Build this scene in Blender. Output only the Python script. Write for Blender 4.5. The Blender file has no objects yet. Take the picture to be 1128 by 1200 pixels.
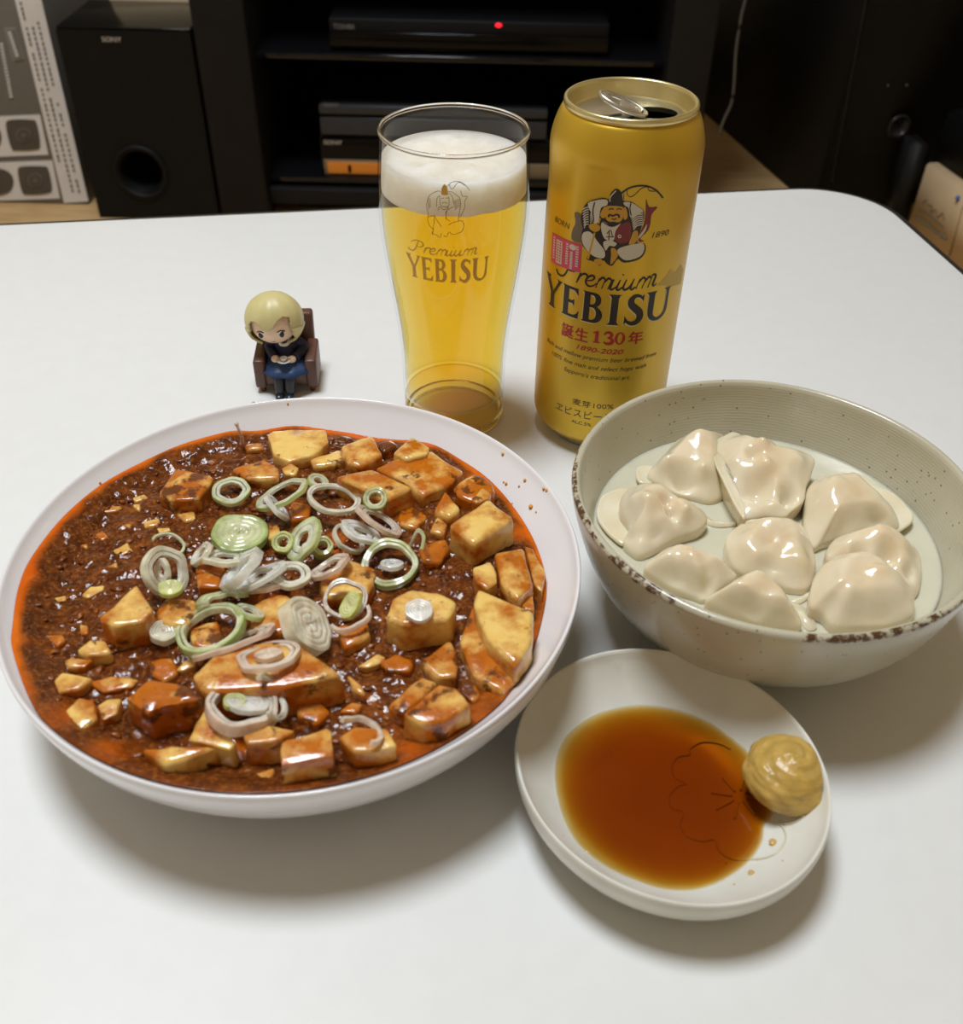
import bpy, bmesh, math, random
from mathutils import Vector, Matrix, noise
from mathutils.geometry import tessellate_polygon
random.seed(7)
PI = math.pi
S = bpy.context.scene
COL = S.collection

# ------------------------------------------------------------------ camera
W, H = 1128, 1200
F, TH, RO, CH = 1169.5837, 0.697965, 0.0231238, 0.2974284
_c, _s = math.cos(RO), math.sin(RO)
FW = Vector((0, math.cos(TH), -math.sin(TH)))
_u = Vector((0, math.sin(TH), math.cos(TH)))
RV = Vector((_c, 0, 0)) + _s * _u
UV = Vector((-_s, 0, 0)) + _c * _u
O = Vector((0, 0, CH))
cam = bpy.data.cameras.new('camera')
camo = bpy.data.objects.new('camera', cam)
COL.objects.link(camo)
M = Matrix((RV, UV, -FW)).transposed().to_4x4()
M.translation = O
camo.matrix_world = M
cam.sensor_width = 36
cam.lens = F * 36 / H
cam.clip_start = 0.01
cam.dof.use_dof = True
cam.dof.focus_distance = 0.46
cam.dof.aperture_fstop = 15
S.camera = camo

# ------------------------------------------------------------------ light
wd = bpy.data.worlds.new('world')
S.world = wd
wd.use_nodes = True
wd.node_tree.nodes['Background'].inputs[0].default_value = (1, .86, .68, 1)
wd.node_tree.nodes['Background'].inputs[1].default_value = 0.25
LAMP_X, LAMP_Y = -0.36, 0.56
la = bpy.data.lights.new('ceiling_light', 'AREA')
la.shape = 'DISK'
la.size = 0.62
la.energy = 43
la.color = (.87, .935, 1)
lo = bpy.data.objects.new('ceiling_light', la)
lo.location = (LAMP_X, LAMP_Y, 2.08)
COL.objects.link(lo)
S.view_settings.view_transform = 'Standard'
S.view_settings.look = 'None'
S.view_settings.gamma = 1
S.view_settings.use_curve_mapping = False
S.view_settings.exposure = 0.0
S.cycles.max_bounces = 16
S.cycles.transparent_max_bounces = 24
S.cycles.transmission_bounces = 12
S.cycles.sample_clamp_indirect = 6


# ------------------------------------------------------------------ helpers
def ray(x, y):
    return FW + (x - W / 2) / F * RV - (y - H / 2) / F * UV


def un(x, y, z=0.0):
    d = ray(x, y)
    return O + d * ((z - O.z) / d.z)


def uny(x, y, Y):
    d = ray(x, y)
    return O + d * ((Y - O.y) / d.y)


def lin(c):
    return tuple(((v / 255) / 12.92 if v / 255 <= .04045 else ((v / 255 + .055) / 1.055) ** 2.4) for v in c) + (1,)


def link(name, bm, mat=None, parent=None, smooth=True, label=None, cat=None, group=None, kind=None):
    me = bpy.data.meshes.new(name)
    bm.normal_update()
    bm.to_mesh(me)
    bm.free()
    if smooth:
        me.polygons.foreach_set('use_smooth', [True] * len(me.polygons))
    o = bpy.data.objects.new(name, me)
    COL.objects.link(o)
    if mat:
        for m in (mat if isinstance(mat, (list, tuple)) else [mat]):
            me.materials.append(m)
    if parent:
        o.parent = parent
        o.matrix_parent_inverse = parent.matrix_world.inverted() if parent.type != 'EMPTY' else Matrix.Translation(-Vector(parent.location))
    tag(o, label, cat, group, kind)
    return o


def tag(o, label=None, cat=None, group=None, kind=None):
    for k, v in (('label', label), ('category', cat), ('group', group), ('kind', kind)):
        if v:
            o[k] = v
    return o


def empty(name, loc, label, cat, group=None):
    o = bpy.data.objects.new(name, None)
    o.location = loc
    o.empty_display_size = .01
    COL.objects.link(o)
    return tag(o, label, cat, group)


def sharp(o, ang=35):
    me = o.data
    bm = bmesh.new()
    bm.from_mesh(me)
    for e in bm.edges:
        if len(e.link_faces) == 2 and e.calc_face_angle(0) > math.radians(ang):
            e.smooth = False
    bm.to_mesh(me)
    bm.free()
    return o


def box(bm, lo, hi, bev=0, seg=2):
    r = bmesh.ops.create_cube(bm, size=1)
    vs = r['verts']
    lo, hi = Vector(lo), Vector(hi)
    for v in vs:
        v.co = Vector([(lo[i] + hi[i]) / 2 + v.co[i] * (hi[i] - lo[i]) for i in range(3)])
    if bev:
        es = list({e for v in vs for e in v.link_edges})
        bmesh.ops.bevel(bm, geom=es, offset=bev, segments=seg, profile=.5, affect='EDGES')
    return vs


def nbox(lo, hi, bev=0):
    bm = bmesh.new()
    box(bm, lo, hi, bev)
    return bm


def lathe(prof, n=96, cx=0, cy=0, sx=1, sy=1, rot=0, closed=False):
    """prof: list of (r,z); closed joins last to first"""
    bm = bmesh.new()
    rings = []
    cr, sr = math.cos(rot), math.sin(rot)
    for r, z in prof:
        if r < 1e-7:
            rings.append([bm.verts.new((cx, cy, z))])
        else:
            L = []
            for i in range(n):
                a = 2 * PI * i / n
                x, y = r * sx * math.cos(a), r * sy * math.sin(a)
                L.append(bm.verts.new((cx + cr * x - sr * y, cy + sr * x + cr * y, z)))
            rings.append(L)
    K = len(rings)
    for k in range(K if closed else K - 1):
        A, B = rings[k], rings[(k + 1) % K]
        if len(A) == 1 and len(B) == 1:
            continue
        for i in range(n):
            j = (i + 1) % n
            if len(A) == 1:
                bm.faces.new((A[0], B[j], B[i]))
            elif len(B) == 1:
                bm.faces.new((A[i], A[j], B[0]))
            else:
                bm.faces.new((A[i], A[j], B[j], B[i]))
    bmesh.ops.recalc_face_normals(bm, faces=bm.faces)
    return bm


def spl(pts, n=6):
    """Catmull-Rom through 2-D/3-D points"""
    P = [Vector(p) for p in pts]
    out = []
    for i in range(len(P) - 1):
        p0, p1, p2, p3 = P[max(i - 1, 0)], P[i], P[i + 1], P[min(i + 2, len(P) - 1)]
        for k in range(n):
            t = k / n
            out.append(.5 * ((2 * p1) + (p2 - p0) * t + (2 * p0 - 5 * p1 + 4 * p2 - p3) * t * t + (3 * p1 - p0 - 3 * p2 + p3) * t ** 3))
    out.append(P[-1])
    return out


def splc(pts, n=4):
    P = [Vector(p) for p in pts]
    N = len(P)
    out = []
    for i in range(N):
        p0, p1, p2, p3 = P[i - 1], P[i], P[(i + 1) % N], P[(i + 2) % N]
        for k in range(n):
            t = k / n
            out.append(.5 * ((2 * p1) + (p2 - p0) * t + (2 * p0 - 5 * p1 + 4 * p2 - p3) * t * t + (3 * p1 - p0 - 3 * p2 + p3) * t ** 3))
    return out


def tube(bm, pts, rad, n=8, cap=True):
    P = [Vector(p) for p in pts]
    rings = []
    up = Vector((0, 0, 1))
    for i, p in enumerate(P):
        t = (P[min(i + 1, len(P) - 1)] - P[max(i - 1, 0)]).normalized()
        a = t.cross(up)
        if a.length < 1e-3:
            a = t.cross(Vector((1, 0, 0)))
        a.normalize()
        b = t.cross(a).normalized()
        r = rad[i] if isinstance(rad, (list, tuple)) else rad
        rings.append([bm.verts.new(p + r * (math.cos(2 * PI * k / n) * a + math.sin(2 * PI * k / n) * b)) for k in range(n)])
    for i in range(len(P) - 1):
        for k in range(n):
            j = (k + 1) % n
            bm.faces.new((rings[i][k], rings[i][j], rings[i + 1][j], rings[i + 1][k]))
    if cap:
        bm.faces.new(rings[0][::-1])
        bm.faces.new(rings[-1])


def ball(bm, c, r, sub=3, scale=(1, 1, 1), rot=None):
    res = bmesh.ops.create_icosphere(bm, subdivisions=sub, radius=1)
    R = rot.to_matrix() if rot else Matrix.Identity(3)
    for v in res['verts']:
        v.co = Vector(c) + R @ Vector((v.co.x * r * scale[0], v.co.y * r * scale[1], v.co.z * r * scale[2]))
    return res['verts']


def fbm(p, o=4):
    return noise.fractal(Vector(p), 1.0, 2.0, o)


# ------------------------------------------------------------------ materials
class NT:
    def __init__(s, name):
        s.m = bpy.data.materials.new(name)
        s.m.use_nodes = True
        s.t = s.m.node_tree
        s.p = s.t.nodes['Principled BSDF']

    def n(s, typ, **kw):
        x = s.t.nodes.new(typ)
        for k, v in kw.items():
            if k.startswith('i_'):
                x.inputs[k[2:].replace('_', ' ')].default_value = v
            else:
                setattr(x, k, v)
        return x

    def l(s, a, b):
        s.t.links.new(a, b)

    def coord(s, kind='Object'):
        return s.n('ShaderNodeTexCoord').outputs[kind]

    def noise(s, scale, detail=3, rough=.5, vec=None, w=None):
        x = s.n('ShaderNodeTexNoise', i_Scale=scale, i_Detail=detail, i_Roughness=rough)
        s.l(vec if vec is not None else s.coord(), x.inputs['Vector'])
        return x.outputs['Fac']

    def ramp(s, fac, stops, interp='LINEAR'):
        r = s.n('ShaderNodeValToRGB')
        r.color_ramp.interpolation = interp
        e = r.color_ramp.elements
        while len(e) < len(stops):
            e.new(.5)
        for k, (p, c) in enumerate(stops):
            e[k].position = p
            e[k].color = c if len(c) == 4 else (*c, 1)
        s.l(fac, r.inputs[0])
        return r.outputs[0]

    def mix(s, f, a, b, mode='MIX'):
        x = s.n('ShaderNodeMix', data_type='RGBA', blend_type=mode)
        for sock, v in ((x.inputs[0], f), (x.inputs[6], a), (x.inputs[7], b)):
            if hasattr(v, 'links'):
                s.l(v, sock)
            else:
                sock.default_value = v
        return x.outputs[2]

    def math(s, op, a, b=0.0):
        x = s.n('ShaderNodeMath', operation=op)
        for sock, v in ((x.inputs[0], a), (x.inputs[1], b)):
            if hasattr(v, 'links'):
                s.l(v, sock)
            else:
                sock.default_value = v
        return x.outputs[0]

    def bump(s, h, strength=.3, dist=.001):
        b = s.n('ShaderNodeBump', i_Strength=strength, i_Distance=dist)
        s.l(h, b.inputs['Height'])
        s.l(b.outputs[0], s.p.inputs['Normal'])

    def set(s, **kw):
        for k, v in kw.items():
            k = k.replace('_', ' ')
            if hasattr(v, 'links'):
                s.l(v, s.p.inputs[k])
            else:
                s.p.inputs[k].default_value = v
        return s

    def attr(s, name):
        a = s.n('ShaderNodeAttribute', attribute_name=name)
        return a.outputs['Color']


def pmat(name, c, rough=.5, metal=0, var=.06, vs=40, bump=0, bs=200, **kw):
    t = NT(name)
    a = lin(c)
    b = tuple(min(1, v * (1 - var)) for v in a[:3]) + (1,)
    d = tuple(min(1, v * (1 + var)) for v in a[:3]) + (1,)
    t.set(Base_Color=t.ramp(t.noise(vs), [(.3, b), (.7, d)]), Roughness=rough, Metallic=metal)
    if bump:
        t.bump(t.noise(bs, 2), bump, .0005)
    t.set(**kw)
    return t.m


def clear(name, ior=1.45, tint=(1, 1, 1, 1), absorb=None, dens=0.0, rough=0.0, inside=True):
    """see-through surface with fresnel gloss; a volume tints by depth"""
    t = NT(name)
    t.t.nodes.remove(t.p)
    out = [x for x in t.t.nodes if x.type == 'OUTPUT_MATERIAL'][0]
    tr = t.n('ShaderNodeBsdfTransparent')
    tr.inputs[0].default_value = tint
    gl = t.n('ShaderNodeBsdfGlossy', i_Roughness=rough)
    fr = t.n('ShaderNodeFresnel', i_IOR=ior)
    ge = t.n('ShaderNodeNewGeometry')
    t.l(t.math('ADD', t.math('MULTIPLY', ge.outputs['Backfacing'], 1 / ior - ior), ior), fr.inputs[0])
    mx = t.n('ShaderNodeMixShader')
    if inside:
        t.l(fr.outputs[0], mx.inputs[0])
    else:
        t.l(t.math('MULTIPLY', fr.outputs[0], t.math('SUBTRACT', 1.0, ge.outputs['Backfacing'])), mx.inputs[0])
    t.l(tr.outputs[0], mx.inputs[1])
    t.l(gl.outputs[0], mx.inputs[2])
    t.l(mx.outputs[0], out.inputs[0])
    if absorb:
        v = t.n('ShaderNodeVolumeAbsorption', i_Density=dens)
        v.inputs[0].default_value = absorb
        t.l(v.outputs[0], out.inputs[1])
    return t.m


M_wall = pmat('wall_paint', (216, 198, 166), .8, var=.02, vs=6)
M_ceil = pmat('ceiling_paint', (235, 232, 225), .9, var=.02, vs=6)


def floor_mat():
    t = NT('wood_floor')
    mp = t.n('ShaderNodeMapping')
    mp.inputs['Scale'].default_value = (2, 14, 1)
    t.l(t.coord(), mp.inputs[0])
    g = t.noise(5, 6, .6, mp.outputs[0])
    t.set(Base_Color=t.ramp(g, [(.3, lin((176, 142, 96))), (.7, lin((206, 172, 122)))]), Roughness=.4)
    return t.m


M_floor = floor_mat()
M_black = pmat('black_paint', (5, 6, 8), .6, var=.15, bump=.05, Specular_IOR_Level=.25)
M_blackg = pmat('black_gloss', (5, 5, 6), .15, var=.1, Specular_IOR_Level=.25)
M_post = pmat('dark_wood_veneer', (18, 17, 17), .6, var=.2, vs=30, Specular_IOR_Level=.25)
M_white = pmat('white_laminate', (226, 226, 224), .42, var=.012, vs=90, bump=.04, bs=900, Specular_IOR_Level=.3)
M_trim = pmat('black_edge_trim', (22, 22, 24), .4)
M_porc = pmat('white_porcelain', (232, 229, 230), .12, var=.01, Coat_Weight=.4, Coat_Roughness=.05)

# ------------------------------------------------------------------ room
FZ = -0.36
X0, X1, Y0, Y1, CZ = -1.9, 1.8, -1.5, 2.15, 2.15
link('floor', nbox((X0, Y0, FZ - .05), (X1, Y1, FZ)), M_floor, smooth=False, kind='structure')
link('ceiling', nbox((X0, Y0, CZ), (X1, Y1, CZ + .05)), M_ceil, smooth=False, kind='structure')
link('wall_back', nbox((X0, Y1, FZ), (X1, Y1 + .08, CZ)), M_wall, smooth=False, kind='structure')
link('wall_left', nbox((X0 - .08, Y0, FZ), (X0, Y1, CZ)), M_wall, smooth=False, kind='structure')
link('wall_right', nbox((X1, Y0, FZ), (X1 + .08, Y1, CZ)), M_wall, smooth=False, kind='structure')
link('wall_front', nbox((X0, Y0 - .08, FZ), (X1, Y0, CZ)), M_wall, smooth=False, kind='structure')
link('baseboard_back', nbox((X0, Y1 - .012, FZ), (X1, Y1, FZ + .06)), M_post, smooth=False, kind='structure')

# ------------------------------------------------------------------ table
TA = math.radians(9.6)
CU, SU = math.cos(TA), math.sin(TA)


def tuv(u, v, z=0):
    return Vector((u * CU - v * SU, u * SU + v * CU, z))


def rrect(u0, u1, v0, v1, r, n=14):
    L = []
    for cu, cv, a0 in ((u1 - r, v1 - r, 0), (u0 + r, v1 - r, 90), (u0 + r, v0 + r, 180), (u1 - r, v0 + r, 270)):
        for k in range(n + 1):
            a = math.radians(a0 + 90 * k / n)
            L.append((cu + r * math.cos(a), cv + r * math.sin(a)))
    return L


def slab(bm, loops):
    """loops: list of (outline, z) of equal length, closed top and bottom"""
    R = [[bm.verts.new(tuv(u, v, z)) for u, v in L] for L, z in loops]
    n = len(R[0])
    for A, B in zip(R, R[1:]):
        for i in range(n):
            j = (i + 1) % n
            bm.faces.new((A[i], A[j], B[j], B[i]))
    bm.faces.new(R[0][::-1])
    bm.faces.new(R[-1])
    bmesh.ops.recalc_face_normals(bm, faces=bm.faces)


TB = empty('low_table', tuv(-.17, .27, FZ), 'low white table with rounded corners and black edge under the meal', 'table')
bm = bmesh.new()
slab(bm, [(rrect(-.85, .411, -.25, .698, .056), -.012), (rrect(-.85, .411, -.25, .698, .056), -.0002), (rrect(-.8497, .4107, -.2497, .6977, .0557), 0)])
sharp(link('table_top', bm, M_white, TB, label='white laminate table top'))
bm = bmesh.new()
slab(bm, [(rrect(-.856, .417, -.256, .704, .062), -.028), (rrect(-.857, .418, -.257, .705, .063), -.018), (rrect(-.857, .418, -.257, .705, .063), -.003), (rrect(-.855, .416, -.255, .703, .061), -.001), (rrect(-.8502, .4112, -.2502, .6982, .0562), -.001), (rrect(-.8502, .4112, -.2502, .6982, .0562), -.013)])
sharp(link('edge_trim', bm, M_trim, TB, label='black plastic edge band'))
for u in (-.78, .34):
    for v in (-.18, .625):
        p = tuv(u, v)
        link('leg', lathe([(0, FZ), (.018, FZ), (.02, FZ + .01), (.026, -.028), (0, -.028)], 24, p.x, p.y), M_trim, TB)

# ------------------------------------------------------------------ plate and mapo tofu
PX, PY = -.0675, .2708
PWALL = [(0, .0085), (.03, .0088), (.05, .0105), (.064, .0155), (.076, .0235), (.086, .031), (.094, .0378), (.1005, .0442), (.1028, .0472)]


def pwall(r):
    for (a, za), (b, zb) in zip(PWALL, PWALL[1:]):
        if r <= b:
            return za + (zb - za) * (r - a) / (b - a)
    return PWALL[-1][1] + (r - PWALL[-1][0]) * 1.2


inner = [(p.x, p.y) for p in spl(PWALL, 4)]
outer = spl([(.1044, .0476), (.1043, .0445), (.1026, .037), (.0988, .0292), (.0925, .0203), (.083, .0118), (.072, .006), (.062, .0028)], 4)
prof = inner + [(.1034, .0481), (.1040, .0482)] + [(p.x, p.y) for p in outer] + [(.058, .0005), (.056, 0), (.053, 0), (.052, .003), (0, .0035)]
link('serving_plate', lathe(prof, 160, PX, PY), M_porc, label='large shallow white porcelain plate holding the mapo tofu', cat='plate')


def onwall(x, y):
    z = .037
    for _ in range(12):
        P = un(x, y, z)
        r = math.hypot(P.x - PX, P.y - PY)
        z = .5 * z + .5 * min(.0466, max(.02, pwall(r)))
    return un(x, y, z)


FOOD = [(15, 735), (22, 690), (40, 650), (78, 603), (130, 562), (200, 527), (262, 508), (300, 506), (345, 500), (395, 506), (440, 514), (500, 520), (540, 540), (575, 565), (605, 600), (628, 640), (640, 685), (634, 730), (618, 780), (595, 815), (560, 853), (520, 885), (480, 905), (430, 922), (370, 934), (310, 936), (250, 936), (190, 926), (149, 914), (122, 900), (84, 877), (53, 850), (31, 811), (15, 762)]
FP = [onwall(*q) for q in FOOD]
FPs = splc([(p.x, p.y) for p in FP], 5)
FC = Vector((PX - .003, PY - .001))


def food_r(a):
    best = None
    for i in range(len(FPs)):
        p, q = FPs[i] - FC, FPs[(i + 1) % len(FPs)] - FC
        d = Vector((math.cos(a), math.sin(a)))
        den = d.x * (q.y - p.y) - d.y * (q.x - p.x)
        if abs(den) < 1e-12:
            continue
        t = (p.x * (q.y - p.y) - p.y * (q.x - p.x)) / den
        s = (p.x * d.y - p.y * d.x) / den
        if t > 0 and -1e-6 <= s <= 1 + 1e-6:
            best = t if best is None else max(best, t)
    return min(best or .09, .0995)


NTH = 480
FR = [food_r(2 * PI * i / NTH) for i in range(NTH)]
OIL = [(595, 815, 26), (470, 885, 22), (640, 690, 14), (610, 620, 20), (300, 880, 14), (360, 500, 30), (60, 610, 14), (35, 690, 12), (120, 565, 16), (255, 860, 10), (560, 560, 14), (215, 525, 20), (260, 880, 15), (575, 845, 18), (90, 850, 18), (140, 893, 16), (26, 765, 8), (320, 700, 20), (400, 640, 20), (460, 600, 18)]
OILW = [(un(x, y, .037), r * .37 / 1170 * 1.1) for x, y, r in OIL]


def sauce_z(x, y, fine=True):
    a = math.atan2(y - FC.y, x - FC.x) % (2 * PI)
    R = FR[int(a / (2 * PI) * NTH) % NTH]
    t = min(1, math.hypot(x - FC.x, y - FC.y) / R)
    ex, ey = FC.x + R * math.cos(a), FC.y + R * math.sin(a)
    ze = pwall(math.hypot(ex - PX, ey - PY)) + .0006
    zc = .0375
    k = min(1, (1 - t) / .16)
    k = k * k * (3 - 2 * k)
    z = ze * (1 - k) + zc * k + .0008 * math.sin(PI * min(1, t)) * k
    if fine:
        e = min(1, (1 - t) / .08)
        p = Vector((x, y, 0))
        z += e * (.0011 * fbm(p * 130, 3) + .0005 * (.5 - min(1, noise.voronoi(p * 330)[0][0] * 1.2)) + .0005 * fbm(p * 500, 3))
    return z


def build_sauce():
    bm = bmesh.new()
    col = bm.loops.layers.float_color.new('oil')
    NR = 120
    g = []
    val = {}
    for j in range(1, NR + 1):
        t = 1 - (1 - j / NR) ** 1.15
        L = []
        for i in range(NTH):
            a = 2 * PI * i / NTH
            r = FR[i] * t
            x, y = FC.x + r * math.cos(a), FC.y + r * math.sin(a)
            v = bm.verts.new((x, y, sauce_z(x, y)))
            o = max(0, (t - .966 + .03 * fbm((x * 45, y * 45, 3), 3)) / .03)
            fr_a = math.cos(a - math.radians(285))
            o *= 1 - .9 * max(0, min(1, (fr_a - .25) / .4))
            n1 = .5 + .5 * fbm((x * 90, y * 90, 9), 3)
            for c, rr in OILW:
                d = math.hypot(x - c.x, y - c.y) / rr
                if d < 1.6:
                    o += max(0, 1 - d / 1.6) * n1 * 1.1
            val[v] = min(1, max(0, o))
            L.append(v)
        g.append(L)
    c = bm.verts.new((FC.x, FC.y, sauce_z(FC.x, FC.y)))
    val[c] = 0
    for i in range(NTH):
        bm.faces.new((c, g[0][i], g[0][(i + 1) % NTH]))
    for A, B in zip(g, g[1:]):
        for i in range(NTH):
            j = (i + 1) % NTH
            bm.faces.new((A[i], B[i], B[j], A[j]))
    # underside follows the plate so that the sauce has body
    low = [bm.verts.new((FC.x + (v.co.x - FC.x) * .97, FC.y + (v.co.y - FC.y) * .97, pwall(math.hypot((v.co.x - PX), (v.co.y - PY))) - .0012)) for v in g[-1]]
    for v in low:
        val[v] = 1
    for i in range(NTH):
        j = (i + 1) % NTH
        bm.faces.new((g[-1][i], low[i], low[j], g[-1][j]))
    for f in bm.faces:
        for lp in f.loops:
            o = val[lp.vert]
            lp[col] = (o, o, o, 1)
    return bm


def sauce_mat():
    t = NT('mapo_sauce')
    n1 = t.noise(150, 5, .65)
    n2 = t.noise(700, 3, .6)
    brown = t.ramp(n1, [(.28, lin((56, 22, 8))), (.46, lin((84, 40, 15))), (.6, lin((106, 54, 20))), (.76, lin((160, 90, 30)))])
    brown = t.mix(t.ramp(n2, [(.5, (0, 0, 0)), (.72, (.55, .55, .55))]), brown, lin((172, 104, 44)))
    oil = t.mix(t.noise(60, 2), lin((196, 66, 8)), lin((236, 128, 18)))
    o = t.attr('oil')
    t.set(Base_Color=t.mix(t.math('MULTIPLY', o, .92), brown, oil), Roughness=.1, Specular_IOR_Level=.3)
    t.bump(t.noise(480, 3, .55), .32, .0009)
    return t.m


M_sauce = sauce_mat()
SAUCE = link('mapo_sauce', build_sauce(), M_sauce, label='glossy red-brown mapo sauce with orange chilli oil filling the white plate', cat='sauce')


def meat_mat():
    t = NT('minced_pork')
    t.set(Base_Color=t.ramp(t.noise(300, 4), [(.3, lin((84, 36, 10))), (.55, lin((122, 62, 18))), (.8, lin((176, 106, 36)))]), Roughness=.25, Specular_IOR_Level=.3)
    t.bump(t.noise(900, 3), .4, .0006)
    return t.m


bm = bmesh.new()
for k in range(520):
    a = random.uniform(0, 2 * PI)
    R = FR[int(a / 2 / PI * NTH)] * math.sqrt(random.uniform(0, .86))
    x, y = FC.x + R * math.cos(a), FC.y + R * math.sin(a)
    r = random.uniform(.0006, .0015)
    vs = ball(bm, (x, y, sauce_z(x, y)), r, 2, (random.uniform(.8, 1.8), random.uniform(.7, 1.4), random.uniform(.4, .7)))
    sd = random.uniform(0, 99)
    for v in vs:
        d = v.co - Vector((x, y, v.co.z))
        v.co += (v.co - Vector((x, y, sauce_z(x, y, False)))) * .8 * noise.noise(v.co * 900 + Vector((sd, 0, 0)))
link('minced_meat', bm, meat_mat(), SAUCE, kind='stuff', label='crumbly brown minced meat through the sauce')

bm = bmesh.new()
for x, y, r in [(615, 563, 2.2), (593, 567, 2), (608, 570, 1.4), (641, 575, 2.6), (637, 573, 2), (622, 594, 3), (628, 600, 1.2), (589, 532, 2), (576, 516, 1.5), (666, 735, 2), (297, 473, 2.6), (337, 473, 1.4), (117, 566, 1.5), (664, 740, 1.5), (590, 565, 1.3), (600, 590, 1)]:
    P = onwall(x, y)
    vs = ball(bm, (P.x, P.y, P.z), r * .00034, 2, (1, 1.2, 1))
link('sauce_splash', bm, pmat('splash_sauce', (208, 138, 38), .2, var=.15, vs=300), SAUCE, kind='stuff', label='small orange drops splashed on the plate wall')


# tofu ---------------------------------------------------------------
def tofu_mat(name, lo, hi, dark):
    t = NT(name)
    oi = t.n('ShaderNodeObjectInfo')
    mp = t.n('ShaderNodeVectorMath', operation='ADD')
    sc = t.n('ShaderNodeVectorMath', operation='SCALE')
    sc.inputs[3].default_value = 37.0
    t.l(oi.outputs['Random'], sc.inputs[0])
    t.l(t.coord(), mp.inputs[0])
    t.l(sc.outputs[0], mp.inputs[1])
    v = mp.outputs[0]
    n1 = t.noise(95, 4, .55, v)
    n2 = t.noise(520, 3, .6, v)
    cream = t.mix(t.noise(200, 3, .5, v), lin((240, 208, 130)), lin((230, 182, 84)))
    glaze = t.mix(t.noise(160, 3, .5, v), lin((206, 116, 14)), lin((156, 74, 8)))
    c = t.mix(t.ramp(n1, [(lo, (0, 0, 0)), (hi, (1, 1, 1))]), cream, glaze)
    c = t.mix(t.ramp(t.noise(120, 4, .6, v), [(dark, (0, 0, 0)), (dark + .07, (.9, .9, .9))]), c, lin((86, 38, 12)))
    c = t.mix(t.ramp(n2, [(.68, (0, 0, 0)), (.73, (.8, .8, .8))]), c, lin((96, 52, 16)))
    t.set(Base_Color=c, Roughness=.22, Subsurface_Weight=.15, Subsurface_Radius=(.004, .002, .001), Subsurface_Scale=.6, Coat_Weight=.5, Coat_Roughness=.08)
    t.bump(t.noise(300, 4, .6, v), .35, .001)
    return t.m


TM = {'c': tofu_mat('tofu_cream', .42, .66, .64), 'o': tofu_mat('tofu_glazed', .33, .57, .58), 'd': tofu_mat('tofu_sauced', .3, .46, .5)}
CROP = {1: (0, 440, 3.2229), 2: (340, 440, 3.2229), 3: (0, 650, 3.2229), 4: (340, 650, 3.2229), 5: (160, 540, 3.3176)}


def px(c, x, y):
    a, b, s = CROP[c]
    return a + x / s, b + y / s


def tofu(name, crop, poly, h, m, label, group=None, tilt=0, spread=1.06):
    z1 = .0378 + h
    T = [un(*px(crop, *q), z1 + (tilt * (k % 2))) for k, q in enumerate(poly)]
    c = sum(T, Vector()) / len(T)
    area = sum(T[i - 1].x * T[i].y - T[i].x * T[i - 1].y for i in range(len(T)))
    if area < 0:
        T.reverse()
    # keep inside the plate wall
    for p in T:
        d = math.hypot(p.x - PX, p.y - PY)
        if d > .0965:
            p.x, p.y = PX + (p.x - PX) * .0965 / d, PY + (p.y - PY) * .0965 / d
    zb = max(.030, min(sauce_z(c.x, c.y, False) - .004, z1 - .003))
    bm = bmesh.new()
    top = [bm.verts.new(p - c) for p in T]
    bot = []
    for p in T:
        q = Vector((c.x + (p.x - c.x) * spread, c.y + (p.y - c.y) * spread, zb))
        d = math.hypot(q.x - PX, q.y - PY)
        if pwall(d) > zb - .0002:
            q.z = min(pwall(d) + .0002, p.z - .0015)
        bot.append(bm.verts.new(q - c))
    n = len(T)
    bm.faces.new(top)
    bm.faces.new(bot[::-1])
    for i in range(n):
        j = (i + 1) % n
        bm.faces.new((top[i], bot[i], bot[j], top[j]))
    w = min((T[i] - T[i - 1]).length for i in range(n))
    bmesh.ops.bevel(bm, geom=bm.edges[:], offset=min(.0016, w * .22, h * .3 + .0006), segments=2, profile=.55, affect='EDGES', clamp_overlap=True)
    bmesh.ops.triangulate(bm, faces=[f for f in bm.faces if len(f.verts) > 4])
    bmesh.ops.subdivide_edges(bm, edges=[e for e in bm.edges if e.calc_length() > .004], cuts=2, use_grid_fill=True)
    bmesh.ops.triangulate(bm, faces=[f for f in bm.faces if len(f.verts) > 4])
    sd = random.uniform(0, 50)
    bm.normal_update()
    for v in bm.verts:
        p = v.co + Vector((sd, 0, 0))
        v.co += v.normal * (.0007 * noise.noise(p * 170) + .00025 * noise.noise(p * 500))
    o = link(name, bm, TM[m], label=label, cat='tofu', group=group)
    o.location = c
    return o


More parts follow.
